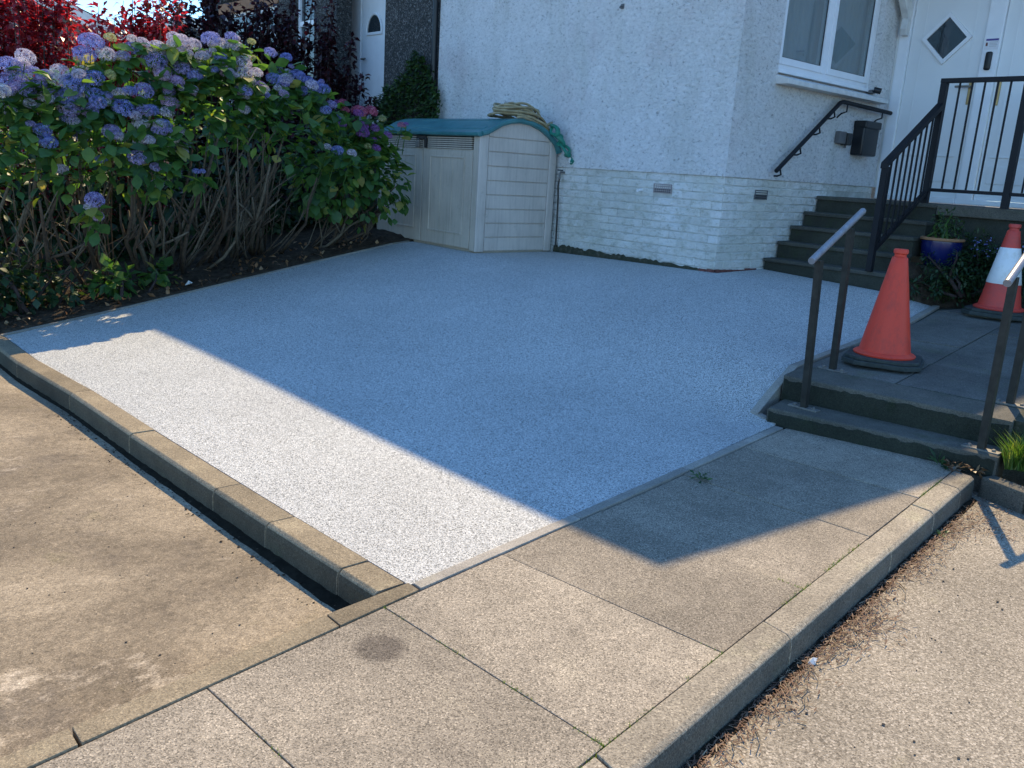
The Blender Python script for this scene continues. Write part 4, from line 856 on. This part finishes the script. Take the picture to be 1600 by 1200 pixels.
def hydrangea(loc, label, ells, flowers, zmin, stems, nleaf, nsingle, mleaf='hydrangea_leaf'):
    h = empty('hydrangea_bush', loc, label, 'hydrangea', 'hydrangea bushes in the bed')
    for bx, by, n in stems:
        for k in range(n):
            e = ells[rnd.randrange(len(ells))]
            b = Vector((bx + rnd.gauss(0, .13), by + rnd.gauss(0, .10), 0)); b.z = bed_z(b.x, b.y) - .02
            t = Vector((e[0] + rnd.uniform(-.8, .8) * e[3], e[1] + rnd.uniform(-.95, .5) * e[4], e[2] + rnd.uniform(-.45, .35) * e[5]))
            t.x = b.x + max(-.42, min(.42, t.x - b.x))
            mid = b.lerp(t, .5) + Vector((rnd.uniform(-.12, .12), rnd.uniform(-.12, .06), -.10 + rnd.uniform(-.05, .08))); r0 = rnd.choice([.005, .006, .007, .009, .012, .018, .024])
            ps_ = [b, b.lerp(mid, .5) + rv() * .03 - Vector((0, 0, .02)), mid, mid.lerp(t, .5) + rv() * .04, t]
            mm = MB().tube(ps_, [r0, r0 * .9, r0 * .75, r0 * .6, r0 * .35], 5)
            for _f in range(rnd.choice([0, 1, 1, 2, 3])):
                q = mid + Vector((rnd.uniform(-.25, .25), rnd.uniform(-.3, .05), rnd.uniform(.1, .35))); mm.tube([mid, mid.lerp(q, .5) + rv() * .02, q], [r0 * .6, r0 * .5, r0 * .3], 5)
            mm.build('stem', MAT['bark'] if rnd.random() < .6 else MAT['barkp'], h, smooth='all')
    extra = []
    for x, y, z, r, c in flowers:
        for _e in range(rnd.choice([1, 1, 2, 2]) if c in 'bvmp' else rnd.choice([0, 1]) if c in 'ru' else 0): extra.append((x + rnd.uniform(-1.8, 2.0) * r, y + rnd.uniform(-.9, .9) * r, z + rnd.uniform(-2.3, .7) * r, r * rnd.uniform(.5, .8), (rnd.choice('ruu') if c in 'ru' else rnd.choice('mmmwvpb' if c != 'b' else 'bbvmm'))))
    flowers = flowers + extra
    for x, y, z, r, c in flowers:
        up = Vector((rnd.uniform(-.25, .15), -.35 + rnd.uniform(-.25, .15), 1)); rot = up.to_track_quat('Z', 'Y').to_euler()
        r *= .73 * rnd.uniform(.85, 1.15)
        inst('flower_head', rnd.choice(FM[c]), h, (x, y, z), rot, (r, r, r * rnd.uniform(.85, 1.05)))
        b = Vector((x + rnd.uniform(-.05, .05), y + .12, z - .3)); MB().tube([b, Vector((x, y, z - .02))], [.005, .004], 5).build('flower_stalk', MAT['hydrangea_leaf'], h)
    m = MB(); m.keepn = True
    od = Vector((-.42, -.62, .66)).normalized()
    def covers(p):
        for x, y, z, r, c in flowers:
            v = p - Vector((x, y, z)); t_ = v.dot(od)
            if -.4 * r < t_ < .5 and (v - od * t_).length < r * 1.15: return True
        return False
    for p, n_ in ell_pts(ells, nleaf, zmin):
        if covers(p + n_ * .05): continue
        add_leaf(m, p, n_, rnd.uniform(.06, .145), rnd.uniform(.045, .095))
    for x, y, z, r, c in flowers:
        for k in range(6):
            a = rnd.uniform(0, 6.3); o = Vector((math.cos(a), math.sin(a), .1)); add_leaf(m, Vector((x, y, z - r * .7 - rnd.uniform(0, .08))) + o * r * .4, o, rnd.uniform(.1, .16), rnd.uniform(.07, .1))
    m.build('foliage', MAT[mleaf], h, kind='stuff', smooth='all')
    sp = ell_pts(ells, nsingle * 1.6, zmin - .05, (.95, 1.1), True)[:nsingle]
    for p, n_ in sp:
        if covers(p + n_ * .06): continue
        d = n_ + rv() * .7; d.z -= rnd.uniform(.2, .7); M_ = orient(d, n_ * .6 + Vector((0, -.2, 1)) + rv() * .35); k = rnd.uniform(.5, 1.2)
        inst('leaf', rnd.choice(LEAFM), h, p, M_.to_euler(), (k, k, k))
    return h
FL = [(1.64,7.37,1.9,0.135,'b'),(1.78,7.35,1.87,0.096,'b'),(1.65,7.32,1.79,0.134,'v'),(1.81,7.32,1.8,0.078,'v'),(1.93,7.33,1.84,0.096,'m'),(1.96,7.35,1.9,0.085,'m'),(2.05,7.32,1.82,0.124,'b'),(2.19,7.33,1.88,0.102,'b'),(2.18,7.29,1.76,0.096,'b'),(1.84,7.28,1.7,0.084,'m'),(1.98,7.28,1.72,0.106,'b'),(1.98,7.24,1.63,0.1,'v'),(2.12,7.24,1.64,0.112,'v'),(2.22,7.44,2.15,0.116,'b'),(2.16,7.4,2.05,0.126,'b'),(2.31,7.4,2.07,0.115,'m'),(2.37,7.45,2.2,0.058,'y'),(2.32,7.34,1.92,0.057,'y'),(2.11,7.39,2.01,0.046,'y'),(2.53,7.42,2.14,0.099,'b'),(2.61,7.44,2.2,0.076,'m'),(2.71,7.42,2.17,0.094,'m'),(2.67,7.38,2.06,0.117,'v'),(2.77,7.4,2.11,0.082,'v'),(2.72,7.34,1.96,0.082,'p'),(2.75,7.3,1.84,0.07,'v'),(2.36,7.29,1.79,0.068,'m'),(2.44,7.29,1.81,0.069,'b'),(2.55,7.3,1.82,0.103,'v'),(2.24,7.26,1.71,0.079,'w'),(2.37,7.25,1.68,0.113,'b'),(2.53,7.24,1.67,0.108,'v'),(2.74,7.26,1.75,0.104,'p'),(2.7,7.23,1.67,0.074,'m'),(2.66,7.2,1.57,0.097,'b'),(2.62,7.18,1.53,0.085,'v'),(2.72,7.15,1.47,0.068,'w'),(2.65,7.14,1.44,0.051,'w'),(1.78,7.18,1.47,0.077,'b'),(1.8,7.14,1.39,0.087,'b'),(2.26,7.18,1.49,0.095,'v'),(2.42,7.1,1.31,0.095,'v'),(2.5,7.2,1.57,0.068,'w'),(2.05,6.98,0.99,0.081,'v'),(1.71,7.3,1.75,0.089,'v'),(1.58,7.3,1.73,0.078,'b'),(2.43,7.39,2.06,0.058,'y')]
FMd = [(2.88,7.42,2.19,0.071,'m'),(2.92,7.45,2.26,0.084,'m'),(3.0,7.43,2.23,0.102,'m'),(2.89,7.36,2.04,0.106,'v'),(2.82,7.32,1.92,0.082,'p'),(2.98,7.34,2.0,0.083,'m'),(2.94,7.3,1.87,0.076,'m'),(3.07,7.4,2.15,0.089,'m'),(3.17,7.45,2.3,0.097,'b'),(3.25,7.44,2.27,0.079,'m'),(3.36,7.43,2.27,0.109,'m'),(3.35,7.45,2.34,0.073,'b'),(3.23,7.39,2.15,0.09,'b'),(3.42,7.38,2.14,0.091,'m'),(3.25,7.35,2.05,0.096,'p'),(3.4,7.35,2.06,0.096,'m'),(3.52,7.35,2.07,0.073,'m'),(3.38,7.3,1.91,0.09,'b'),(2.86,7.06,1.23,0.051,'b'),(3.78,7.6,2.28,0.082,'b'),(3.92,7.58,2.25,0.076,'b'),(3.77,7.51,2.05,0.087,'b'),(3.87,7.5,2.04,0.075,'b'),(4.01,7.52,2.1,0.101,'b'),(4.1,7.5,2.07,0.076,'b'),(4.15,7.49,2.03,0.076,'b'),(4.23,7.47,2.01,0.109,'b'),(4.3,7.42,1.88,0.064,'v'),(3.62,7.48,1.97,0.074,'p'),(3.64,7.45,1.88,0.092,'v'),(3.62,7.64,2.35,0.05,'y'),(3.6,7.58,2.21,0.05,'y'),(4.27,7.26,1.47,0.081,'b'),(3.29,7.42,1.78,0.042,'b')]
FR = [(4.61,7.7,1.86,0.067,'r'),(4.76,7.68,1.86,0.101,'r'),(4.9,7.69,1.87,0.081,'r'),(4.61,7.75,1.93,0.06,'r'),(4.52,7.6,1.72,0.059,'u'),(4.71,7.54,1.66,0.092,'u'),(4.74,7.59,1.72,0.073,'u'),(4.87,7.57,1.71,0.06,'u'),(4.99,7.52,1.65,0.067,'u'),(4.81,7.44,1.52,0.053,'u'),(5.2,7.59,1.76,0.061,'r'),(5.0,7.64,1.81,0.054,'y'),(4.72,7.45,1.53,0.046,'y')]
hydrangea((2.2, 8.1, .05), 'tall hydrangea with many blue and violet flower heads beside the red shrub', [(1.7, 7.5, 1.18, .44, .45, .5), (2.15, 7.5, 1.33, .46, .44, .55), (2.55, 7.5, 1.42, .34, .42, .5), (1.25, 7.55, 1.1, .42, .45, .5)], FL, 1.12, [(1.85, 8.25, 16), (2.45, 8.15, 16), (2.85, 8.2, 12), (1.5, 8.1, 8)], 1150, 230)
hydrangea((3.5, 8.2, .3), 'tall hydrangea with mauve and blue heads over bare pale stems', [(3.05, 7.55, 1.45, .38, .42, .58), (3.45, 7.6, 1.45, .4, .42, .6), (3.9, 7.65, 1.42, .38, .42, .56)], FMd, 1.45, [(3.15, 8.15, 18), (3.6, 8.2, 20), (3.95, 8.25, 18)], 950, 200)
hydrangea((4.7, 8.0, .5), 'shaded hydrangea with crimson and purple heads against the storage shed', [(4.45, 7.75, 1.25, .38, .36, .42), (4.8, 7.72, 1.2, .36, .34, .46), (5.08, 7.66, 1.15, .2, .24, .4)], FR, .92, [(4.55, 8.15, 12), (4.8, 8.1, 8)], 900, 220)
# low dark plant in the bed corner
def shrub(name, loc, label, cat, ells, n, mat, L, w_, zmin, branches=10, barkm='barkd', n4=2, group=None, top=True, part='foliage'):
    s_ = empty(name, loc, label, cat, group); base = Vector(loc)
    for k in range(branches):
        e = ells[k % len(ells)]; t = Vector((e[0] + rnd.uniform(-.6, .6) * e[3], e[1] + rnd.uniform(-.6, .6) * e[4], e[2] + rnd.uniform(0, .9) * e[5])); b = Vector((base.x + rnd.gauss(0, .08) + (t.x - base.x) * .35, base.y + rnd.gauss(0, .06), base.z - .03))
        mid = b.lerp(t, .5) + rv() * .08; MB().tube([b, b.lerp(mid, .5) + rv() * .03, mid, mid.lerp(t, .6) + rv() * .05, t], [.02, .017, .013, .009, .004], 5).build('branch', MAT[barkm], s_, smooth='all')
    m = MB(); m.keepn = True
    for p, nn_ in ell_pts(ells, n, zmin, (.25, 1.08)): add_leaf(m, p, nn_, L * rnd.uniform(.7, 1.3), w_ * rnd.uniform(.7, 1.3), n4)
    m.build(part, MAT[mat], s_, kind='stuff', smooth='all'); return s_
shrub('ground_cover_plant', (1.65, 7.5, .03), 'low dark green leafy plant at the kerb end of the bed', 'plant', [(1.55, 7.62, .3, .32, .28, .34), (1.95, 7.65, .2, .25, .2, .22), (1.15, 7.6, .3, .4, .3, .4)], 1100, 'dark_leaf', .075, .05, -.05, 8)
shrub('ground_cover_plant', (2.45, 7.6, .12), 'small patch of round green leaves under the blue hydrangea', 'plant', [(2.35, 7.62, .27, .22, .12, .15), (2.75, 7.72, .3, .15, .1, .13)], 130, 'hydrangea_leaf', .1, .08, .05, 4)
# dark evergreen hedge behind the hydrangeas
shrub('evergreen_hedge', (3.6, 9.4, .2), 'dark evergreen hedge seen between the hydrangea stems', 'hedge', [(x, 9.0 + .1 * math.sin(x * 3), .85, .5, .3, .85) for x in (1.0, 1.6, 2.2, 2.8, 3.4, 4.0, 4.6, 5.2, 5.8)], 6500, 'dark_leaf', .10, .065, -.1, 18)

def twiggy(name, loc, label, spires, mat, nper, L, w_, barkm='barkd', cat='shrub'):
    """shrub made of upright leafy shoots: spires = (base xyz, tip xyz, radius)"""
    s_ = empty(name, loc, label, cat); m = MB(); m.keepn = True
    for b, t, r in spires:
        b, t = Vector(b), Vector(t); mid = b.lerp(t, .5) + rv() * .06
        MB().tube([b, mid, t], [.016, .01, .003], 5).build('branch', MAT[barkm], s_, smooth='all')
        ln = (t - b).length
        for k in range(int(nper * ln * (.4 + r * 4))):
            f = rnd.random() ** .8; p = b.lerp(mid, f * 2) if f < .5 else mid.lerp(t, f * 2 - 1)
            o = rv(); o.z *= .5; o.normalize(); add_leaf(m, p + o * r * rnd.random() ** .6 * (1.15 - .85 * f), o + Vector((0, 0, .3)), L * rnd.uniform(.65, 1.3), w_ * rnd.uniform(.7, 1.2), 2, .3)
    m.build('foliage', MAT[mat], s_, kind='stuff', smooth='all'); return s_
sp = []
for k in range(84):
    x = rnd.uniform(1.2, 3.9); y = rnd.uniform(10.3, 11.2); top = float(np.interp(x, [1.3, 1.9, 2.4, 2.8, 3.3, 3.7, 4.1], [2.5, 2.6, 2.95, 3.0, 2.55, 3.0, 3.0])) + rnd.uniform(-.35, .12)
    sp.append(((x * .75 + .65, y, .2), (x, y - .15, top), .22))
for x, t in ((2.52, 3.1), (2.78, 3.15), (3.62, 3.3), (3.78, 3.2), (4.12, 3.1)): sp.append(((x * .8 + .5, 10.7, .3), (x, 10.5, t), .13))
twiggy('red_leaved_shrub', (2.7, 10.7, .2), 'bright red leaved shrub in sunlight behind the blue hydrangea', sp, 'red_leaf', 88, .08, .048)
sp = []
for k in range(70):
    x = rnd.uniform(4.2, 6.3); y = 10.2 + (6.3 - x) * .5 + rnd.uniform(-.3, .3); top = float(np.interp(x, [4.2, 5.0, 5.6, 6.0, 6.3], [3.2, 3.2, 3.2, 3.0, 2.6])) + rnd.uniform(-.5, .1)
    sp.append(((x * .8 + 1.05, y, .4), (x, y - .1, top), .17))
for x, y, t in ((5.15, 10.5, 3.5), (5.75, 10.4, 3.5), (5.9, 10.2, 3.4), (5.45, 10.4, 3.4), (4.75, 11.2, 3.5)): sp.append(((x * .9 + .5, y + .1, .4), (x, y, t), .12))
twiggy('purple_plum_shrub', (5.5, 10.4, .4), 'dark purple leaved shrub in shade before the neighbouring house', sp, 'plum_leaf', 95, .085, .05)
# climber on the dark wall
cl = empty('wall_climber', (6.5, 9.4, .6), 'green climbing plant spreading up the dark roughcast wall', 'climber'); m = MB(); m.keepn = True
for k in range(9):
    y = rnd.uniform(8.95, 10.1); t = (6.6, y + rnd.uniform(-.3, .3), rnd.uniform(1.9, 2.75)); MB().tube([(6.6, 9.5 + (y - 9.5) * .4, .55), (6.6, y, 1.4), t], [.014, .01, .004], 5).build('branch', MAT['barkd'], cl)
for k in range(2600):
    y = rnd.uniform(8.75, 10.2); zt = float(np.interp(y, [8.7, 9.0, 9.3, 9.6, 10.2], [2.1, 2.55, 2.75, 2.45, 2.15])); z = zt - abs(rnd.gauss(0, .5)); 
    if z < .6: continue
    d = .04 + .22 * rnd.random() * (1 - (z - .6) / 2.4); add_leaf(m, (6.62 - d, y, z), Vector((-1, rnd.uniform(-.5, .5), .3)), rnd.uniform(.05, .09), rnd.uniform(.03, .05), 2)
m.build('foliage', MAT['climber_leaf'], cl, kind='stuff', smooth='all')
# planted bank greenery
shrub('potted_plant', (8.0, 3.23, 1.01), 'yellow green feathery plant growing in the blue pot', 'plant', [(7.98, 3.23, 1.16, .10, .10, .15), (8.08, 3.16, 1.12, .09, .1, .1)], 330, 'climber_leaf', .045, .016, .98, 6, 'hydrangea_leaf')
shrub('bank_plant', (8.05, 2.95, .6), 'dark spreading green plant on the bank beside the blue pot', 'plant', [(8.12, 2.92, .78, .12, .22, .24), (8.15, 2.68, .82, .1, .22, .22), (7.85, 3.12, .62, .18, .1, .12), (7.66, 3.28, .62, .14, .07, .1), (8.1, 2.7, .6, .12, .2, .12), (7.8, 3.12, .72, .1, .1, .14), (7.98, 2.98, .68, .14, .12, .2), (8.2, 3.0, 1.0, .07, .14, .12), (7.86, 3.02, .88, .07, .06, .1), (7.8, 3.25, .85, .06, .06, .08)], 4200, 'dark_leaf', .045, .018, .48, 10)
fb = shrub('blue_flowered_plant', (8.17, 2.75, .85), 'small blue flowered trailing plant under the landing edge', 'plant', [(8.17, 2.78, .98, .08, .25, .1), (8.18, 2.45, .95, .07, .2, .14)], 420, 'climber_leaf', .03, .016, .85, 4)
m = MB(); m.keepn = True
for k in range(130):
    p = Vector((8.10 + rnd.uniform(-.04, .03), rnd.uniform(2.4, 3.0), rnd.uniform(.92, 1.08))); add_leaf(m, p, Vector((-1, 0, .4)), .02, .018, 2)
m.build('blossom', MAT['petal_b'], fb, kind='stuff')

# ------------------------------------------------------------------ neighbouring house
nh = empty('neighbour_house', (7.2, 12.3, .5), 'neighbouring dark roughcast house with white door and windows', 'house')
X0, X1 = 6.655, 6.9
def nwall(y0, y1, z0=.4, z1=5.2): MB().box((X0, y0, z0), (X1, y1, z1)).build('wall_pier', MAT['darkrough'], nh)
nwall(8.935, 10.155); nwall(11.38, 12.01); nwall(12.595, 13.17); nwall(15.2, 15.75)
m = MB(); m.box((X0 + .002, 10.156, 3.95), (X1, 15.199, 5.2)); m.box((X0 + .002, 12.011, .4), (X1, 12.594, 2.2)); m.box((X0 + .002, 13.171, .4), (X1, 15.199, 2.2)); m.build('wall_infill', MAT['darkrough'], nh)
MB().box((X0 - .02, 13.1, 3.64), (X1 - .02, 15.25, 3.79)).build('lintel', MAT['terra'], nh)
m = MB(); m.box((7.18, 9.5, .4), (7.35, 12.0, 5.1)); m.build('porch_back_wall', MAT['darkrough'], nh)
m = MB(); m.box((X0 + .25, 15.5, .4), (12, 15.74, 5.2)); m.build('end_wall', MAT['darkrough'], nh)
def nwin(y0, y1, z0, z1, mull, trans):
    f = MB(); x0, x1 = X0 + .06, X0 + .13; t = .06
    f.box((x0, y0, z0), (x1, y0 + t, z1)); f.box((x0, y1 - t, z0), (x1, y1, z1)); f.box((x0, y0 + t, z0), (x1, y1 - t, z0 + t)); f.box((x0, y0 + t, z1 - t), (x1, y1 - t, z1))
    for q in mull: f.box((x0, q - .05, z0 + t), (x1, q + .05, z1 - t))
    if trans: f.box((x0 - .004, y0 + t, trans - .035), (x1 - .004, y1 - t, trans + .035))
    fo_ = f.build('window', MAT['upvc'], nh)
    ed_ = [y0 + t] + [v for q in mull for v in (q - .05, q + .05)] + [y1 - t]
    for a, b in zip(ed_[::2], ed_[1::2]): MB().box((x0 + .03, a, z0 + t), (x0 + .038, b, z1 - t)).build('window_pane', MAT['dglass'], fo_)
nwin(13.172, 15.198, 2.2, 3.64, (13.85,), 3.22); nwin(12.012, 12.593, 2.2, 3.94, (), 3.3)
DX = 7.10
nd = MB().box((DX, 10.75, 1.85), (DX + .05, 11.43, 3.66)).build('door', MAT['upvc'], nh, bevel=.006)
m = MB(); m.box((DX - .02, 11.435, 1.85), (DX + .075, 11.84, 3.8)); m.box((DX - .02, 10.6, 1.85), (DX + .075, 10.745, 3.8)); m.box((DX - .02, 10.746, 3.665), (DX + .075, 11.434, 3.8)); m.build('door_frame', MAT['upvc'], nh, bevel=.008)
m = MB(); ar = [(DX - .006, 11.09 + .18 * math.cos(t), 3.15 + .23 * math.sin(t)) for t in np.linspace(0, math.pi, 14)]; m.add(ar, [tuple(range(14))]); m.build('fan_pane', MAT['dglass'], nd)
m = MB(); m.tube([(DX - .01, 11.09 + .19 * math.cos(t), 3.15 + .24 * math.sin(t)) for t in np.linspace(0, math.pi, 14)], .018, 6); m.box((DX - .02, 10.89, 3.115), (DX - .001, 11.29, 3.15)); m.build('fan_frame', MAT['upvc'], nd)
MB().tube([(DX, 11.36, 2.8), (DX - .05, 11.36, 2.8), (DX - .05, 11.25, 2.8)], .012, 6).build('handle', MAT['zinc'], nd)
MB().box((DX - .006, 10.83, 1.95), (DX - .0005, 11.35, 2.6)).build('door_panel', MAT['upvc'], nd, bevel=.004)
m = MB(); m.box((X1 + .003, 9.4, .4), (7.19, 12.0, 1.84)); m.build('porch_floor', MAT['step'], nh)
m = MB(); q = [Vector((6.2, 9.03, 5.3)), rg(Vector((6.2, 9.03, 5.3)), 13), rg(Vector((6.2, 16.0, 5.3)), 13), Vector((6.2, 16.0, 5.3))]; m.add([*q, *[p + Vector((0, 0, .14)) for p in q]], [(3, 2, 1, 0), (4, 5, 6, 7), (0, 1, 5, 4), (1, 2, 6, 5), (2, 3, 7, 6), (3, 0, 4, 7)]); m.build('roof', MAT['rooftile'], nh)
MB().tube([(6.60, 8.99, .5), (6.60, 8.99, 5.1)], .034, 10).build('downpipe', MAT['blackplastic'], nh, smooth=True)
# far houses
def gable_house(label, ax, ay, az, ang, half, slope, depth, z0, wallm):
    h = empty('far_house', (ax, ay, z0), label, 'house'); u = Vector((math.cos(ang), math.sin(ang), 0)); v = Vector((-u.y, u.x, 0)); A_ = Vector((ax, ay, 0))
    ez = az - half * slope
    g_ = [A_ - u * half + Vector((0, 0, z0)), A_ + u * half + Vector((0, 0, z0)), A_ + u * half + Vector((0, 0, ez)), A_ + Vector((0, 0, az)), A_ - u * half + Vector((0, 0, ez))]
    MB().extrude(g_, v * depth).build('wall', wallm, h)
    for s_ in (-1, 1):
        e_ = A_ + u * s_ * (half + .35) + Vector((0, 0, az - (half + .35) * slope)); t = A_ + Vector((0, 0, az + .02))
        o = -v * .3; m = MB(); q = [t + o, e_ + o, e_ + v * (depth + .3), t + v * (depth + .3)]; m.add([*q, *[p + Vector((0, 0, .16)) for p in q]], [(0, 1, 2, 3), (7, 6, 5, 4), (0, 4, 5, 1), (1, 5, 6, 2), (2, 6, 7, 3), (3, 7, 4, 0)]); rf = m.build('roof', MAT['rooftile'], h)
        m = MB(); q = [t + o * 1.02, e_ + o * 1.02]; m.add([q[0] + Vector((0, 0, .12)), q[1] + Vector((0, 0, .12)), q[1] - Vector((0, 0, .26)), q[0] - Vector((0, 0, .26)), *[p - v * .04 + d for p, d in ((q[0], Vector((0, 0, .12))), (q[1], Vector((0, 0, .12))), (q[1], Vector((0, 0, -.26))), (q[0], Vector((0, 0, -.26))))]], [(3, 2, 1, 0), (4, 5, 6, 7), (0, 1, 5, 4), (1, 2, 6, 5), (2, 3, 7, 6), (3, 0, 4, 7)]); m.build('bargeboard', MAT['bargeboard'], h)
    return h
gable_house('far grey house gable with sloping white bargeboard above the red shrub', 4.4, 27.9, 6.15, math.radians(-16.4), 6.2, .405, 9, -.3, MAT['farwall'])
gable_house('farther house roof showing beyond the white bargeboard', 15.4, 38.5, 6.6, math.radians(-30), 4.5, .30, 8, -.3, MAT['farwall'])

# ------------------------------------------------------------------ litter and small growth
def scatter(name, n, fn, mat, label, cat):
    m = MB(); m.keepn = True
    for _ in range(n): fn(m)
    return m.build(name, mat, kind='stuff', label=label, cat=cat)
def needle(m):
    t = rnd.random(); x = 1.2 + 3.5 * t; clump = .5 + .5 * math.sin(x * 7.1) * math.sin(x * 2.3 + 1)
    if rnd.random() > .25 + .75 * clump: return
    wd = .025 + .055 * clump + (.10 if x > 4.2 else 0); y = yR(x) - .125 - abs(rnd.gauss(0, wd)); a = rnd.gauss(.3, .9); l = rnd.uniform(.008, .034); wd = rnd.uniform(.0008, .002)
    z = -.108 + rnd.random() * .012; dx, dy = math.cos(a) * l / 2, math.sin(a) * l / 2; nx_, ny_ = -math.sin(a) * wd, math.cos(a) * wd; b = rnd.uniform(-.006, .006)
    m.add([(x - dx - nx_, y - dy - ny_, z), (x + dx - nx_, y + dy - ny_, z + b), (x + dx + nx_, y + dy + ny_, z + b + .001), (x - dx + nx_, y - dy + ny_, z + .001)], [(0, 1, 2, 3)])
scatter('needle_litter', 6000, needle, MAT['pine_needle'], 'brown fallen needles gathered along the road side of the kerb', 'litter')
def twig(m):
    x = rnd.uniform(1.6, 4.6); y = yR(x) - .16 - abs(rnd.gauss(0, .06)); a = rnd.gauss(.35, .5); l = rnd.uniform(.05, .16); m.tube([(x, y, -.105), (x + math.cos(a) * l / 2, y + math.sin(a) * l / 2, -.10), (x + math.cos(a + .2) * l, y + math.sin(a + .2) * l, -.106)], .0018, 4)
scatter('fallen_twigs', 26, twig, MAT['barkp'], 'thin pale twigs lying among the needles by the kerb', 'twigs')
ico = [(0, 0, 1), (.9, 0, .3), (.28, .85, .3), (-.72, .53, .3), (-.72, -.53, .3), (.28, -.85, .3), (0, 0, -.6)]
icf = [(0, 1, 2), (0, 2, 3), (0, 3, 4), (0, 4, 5), (0, 5, 1), (6, 2, 1), (6, 3, 2), (6, 4, 3), (6, 5, 4), (6, 1, 5)]
def pebble_on(fx_, zf, rmin=.002, rmax=.007):
    def f(m):
        x, y = fx_(); r = rmin + (rmax - rmin) * rnd.random() ** 2.5; a = rnd.uniform(0, 6.3); z = zf(x, y)
        m.add([(x + r * (v[0] * math.cos(a) - v[1] * math.sin(a)), y + r * (v[0] * math.sin(a) + v[1] * math.cos(a)) * .8, z + r * .55 * (v[2] + .5)) for v in ico], icf)
    return f
def drv(): 
    x = 1.40 - 1.5 * rnd.random() ** 1.3; return x, 2.25 + (x - 1.4) * .15 + .1 + 1.6 * rnd.random() ** 1.3
scatter('grit', 150, pebble_on(drv, lambda x, y: -.108, .0015, .006), MAT['pebble'], 'dark grit scattered on the old concrete driveway', 'grit')
def kf(): y = 2.3 + 3 * rnd.random(); return kx(y) - .14 - .05 * abs(rnd.gauss(0, 1)), y
scatter('kerb_grit', 260, pebble_on(kf, lambda x, y: -.108, .003, .009), MAT['soil'], 'dark grit gathered at the foot of the driveway kerb', 'grit')
def rdg(): x = rnd.uniform(1.6, 5); return x, yR(x) - .2 - 1.4 * rnd.random() ** 1.5
scatter('road_grit', 200, pebble_on(rdg, lambda x, y: -.112, .002, .008), MAT['pebble'], 'small dark stones loose on the tarmac road', 'grit')
def bedc(): x = rnd.uniform(1.4, 5.2); return x, float(bed_edge(x)) + .05 + .6 * rnd.random() ** 1.2
scatter('soil_clods', 900, pebble_on(bedc, lambda x, y: bed_z(x, y) + .03, .004, .022), MAT['soil'], 'loose clods of soil along the front of the bed', 'soil')
def bl_(m):
    x, y = bedc(); add_leaf(m, (x, y, bed_z(x, y) + .055), rv(), rnd.uniform(.03, .08), rnd.uniform(.02, .045), 2)
scatter('bed_leaf_litter', 230, bl_, MAT['dead_leaf'], 'dry brown leaves littering the soil bed', 'litter')
# moss and tiny grass in slab joints
def joint_moss(m):
    if rnd.random() < .55: x = rnd.uniform(.9, 4.6); y = yR(x) + rnd.gauss(.003, .006)
    else:
        a, b = JT[rnd.choice([2, 3, 3, 4, 5, 6, 6])]; t = rnd.random() ** 1.4; xb, xt = b, a; y = yR(xb) + (yL(xt) - yR(xb)) * t; x = xb + (xt - xb) * t + rnd.gauss(0, .004)
        if math.sin(y * 23 + xb * 7) < .1: return
    if math.sin(x * 11 + y * 3) + math.sin(x * 4.7) < .15: return
    h = rnd.uniform(.003, .012); a = rnd.uniform(0, 6.3); wd = rnd.uniform(.001, .0025); b = rnd.uniform(0, 6.3)
    m.add([(x - wd * math.cos(a), y - wd * math.sin(a), -.006), (x + wd * math.cos(a), y + wd * math.sin(a), -.006), (x + h * .6 * math.cos(b), y + h * .6 * math.sin(b), h)], [(0, 1, 2)])
scatter('joint_moss', 2600, joint_moss, MAT['grass_blade'], 'tufts of moss and grass in the footpath joints', 'moss')
def weed(name, x, y, z, label, n, L, w_, mat, r):
    s_ = empty(name, (x, y, z), label, 'weed'); m = MB(); m.keepn = True
    for k in range(n):
        a = rnd.uniform(0, 6.3); o = Vector((math.cos(a), math.sin(a), rnd.uniform(.1, 1.2))); add_leaf(m, Vector((x, y, z + .003)) + o * r * rnd.random() * .6, o, L * rnd.uniform(.6, 1.2), w_, 2)
    m.build('leaves', MAT[mat], s_, kind='stuff'); return s_
weed('weed', 3.37, 2.29, 0, 'small green weed in a shaded footpath joint beside the driveway edging', 26, .035, .013, 'climber_leaf', .06)
weed('weed', 4.71, 1.70, .0, 'green weed at the foot of the lower path step', 16, .07, .02, 'climber_leaf', .05)
weed('dead_weed', 4.715, 1.635, .0, 'withered orange brown weed at the foot of the lower path step', 26, .05, .018, 'dead_leaf', .07)
weed('dead_weed', 4.76, 1.545, .0, 'crisp brown weed between the kerb end and lower step', 22, .045, .018, 'dead_leaf', .06)
weed('weed', 4.0, 1.385, -.11, 'tiny weed growing where kerb meets the road', 12, .03, .012, 'climber_leaf', .025)
m = MB(); m.add([(2.47, 1.185, -.108), (2.505, 1.195, -.104), (2.52, 1.175, -.098), (2.49, 1.165, -.106), (2.50, 1.18, -.09)], [(0, 1, 4), (1, 2, 4), (2, 3, 4), (3, 0, 4)]); m.build('paper_scrap', MAT['litterpaper'], label='small crumpled white scrap at the kerb joint', cat='litter')
m = MB(); m.add([(2.92, 7.53, .235), (2.97, 7.55, .24), (2.985, 7.51, .26), (2.94, 7.50, .25), (2.95, 7.52, .28)], [(0, 1, 4), (1, 2, 4), (2, 3, 4), (3, 0, 4)]); m.build('plastic_scrap', MAT['litterpaper'], label='pale plastic scrap lying on the soil under the stems', cat='litter')
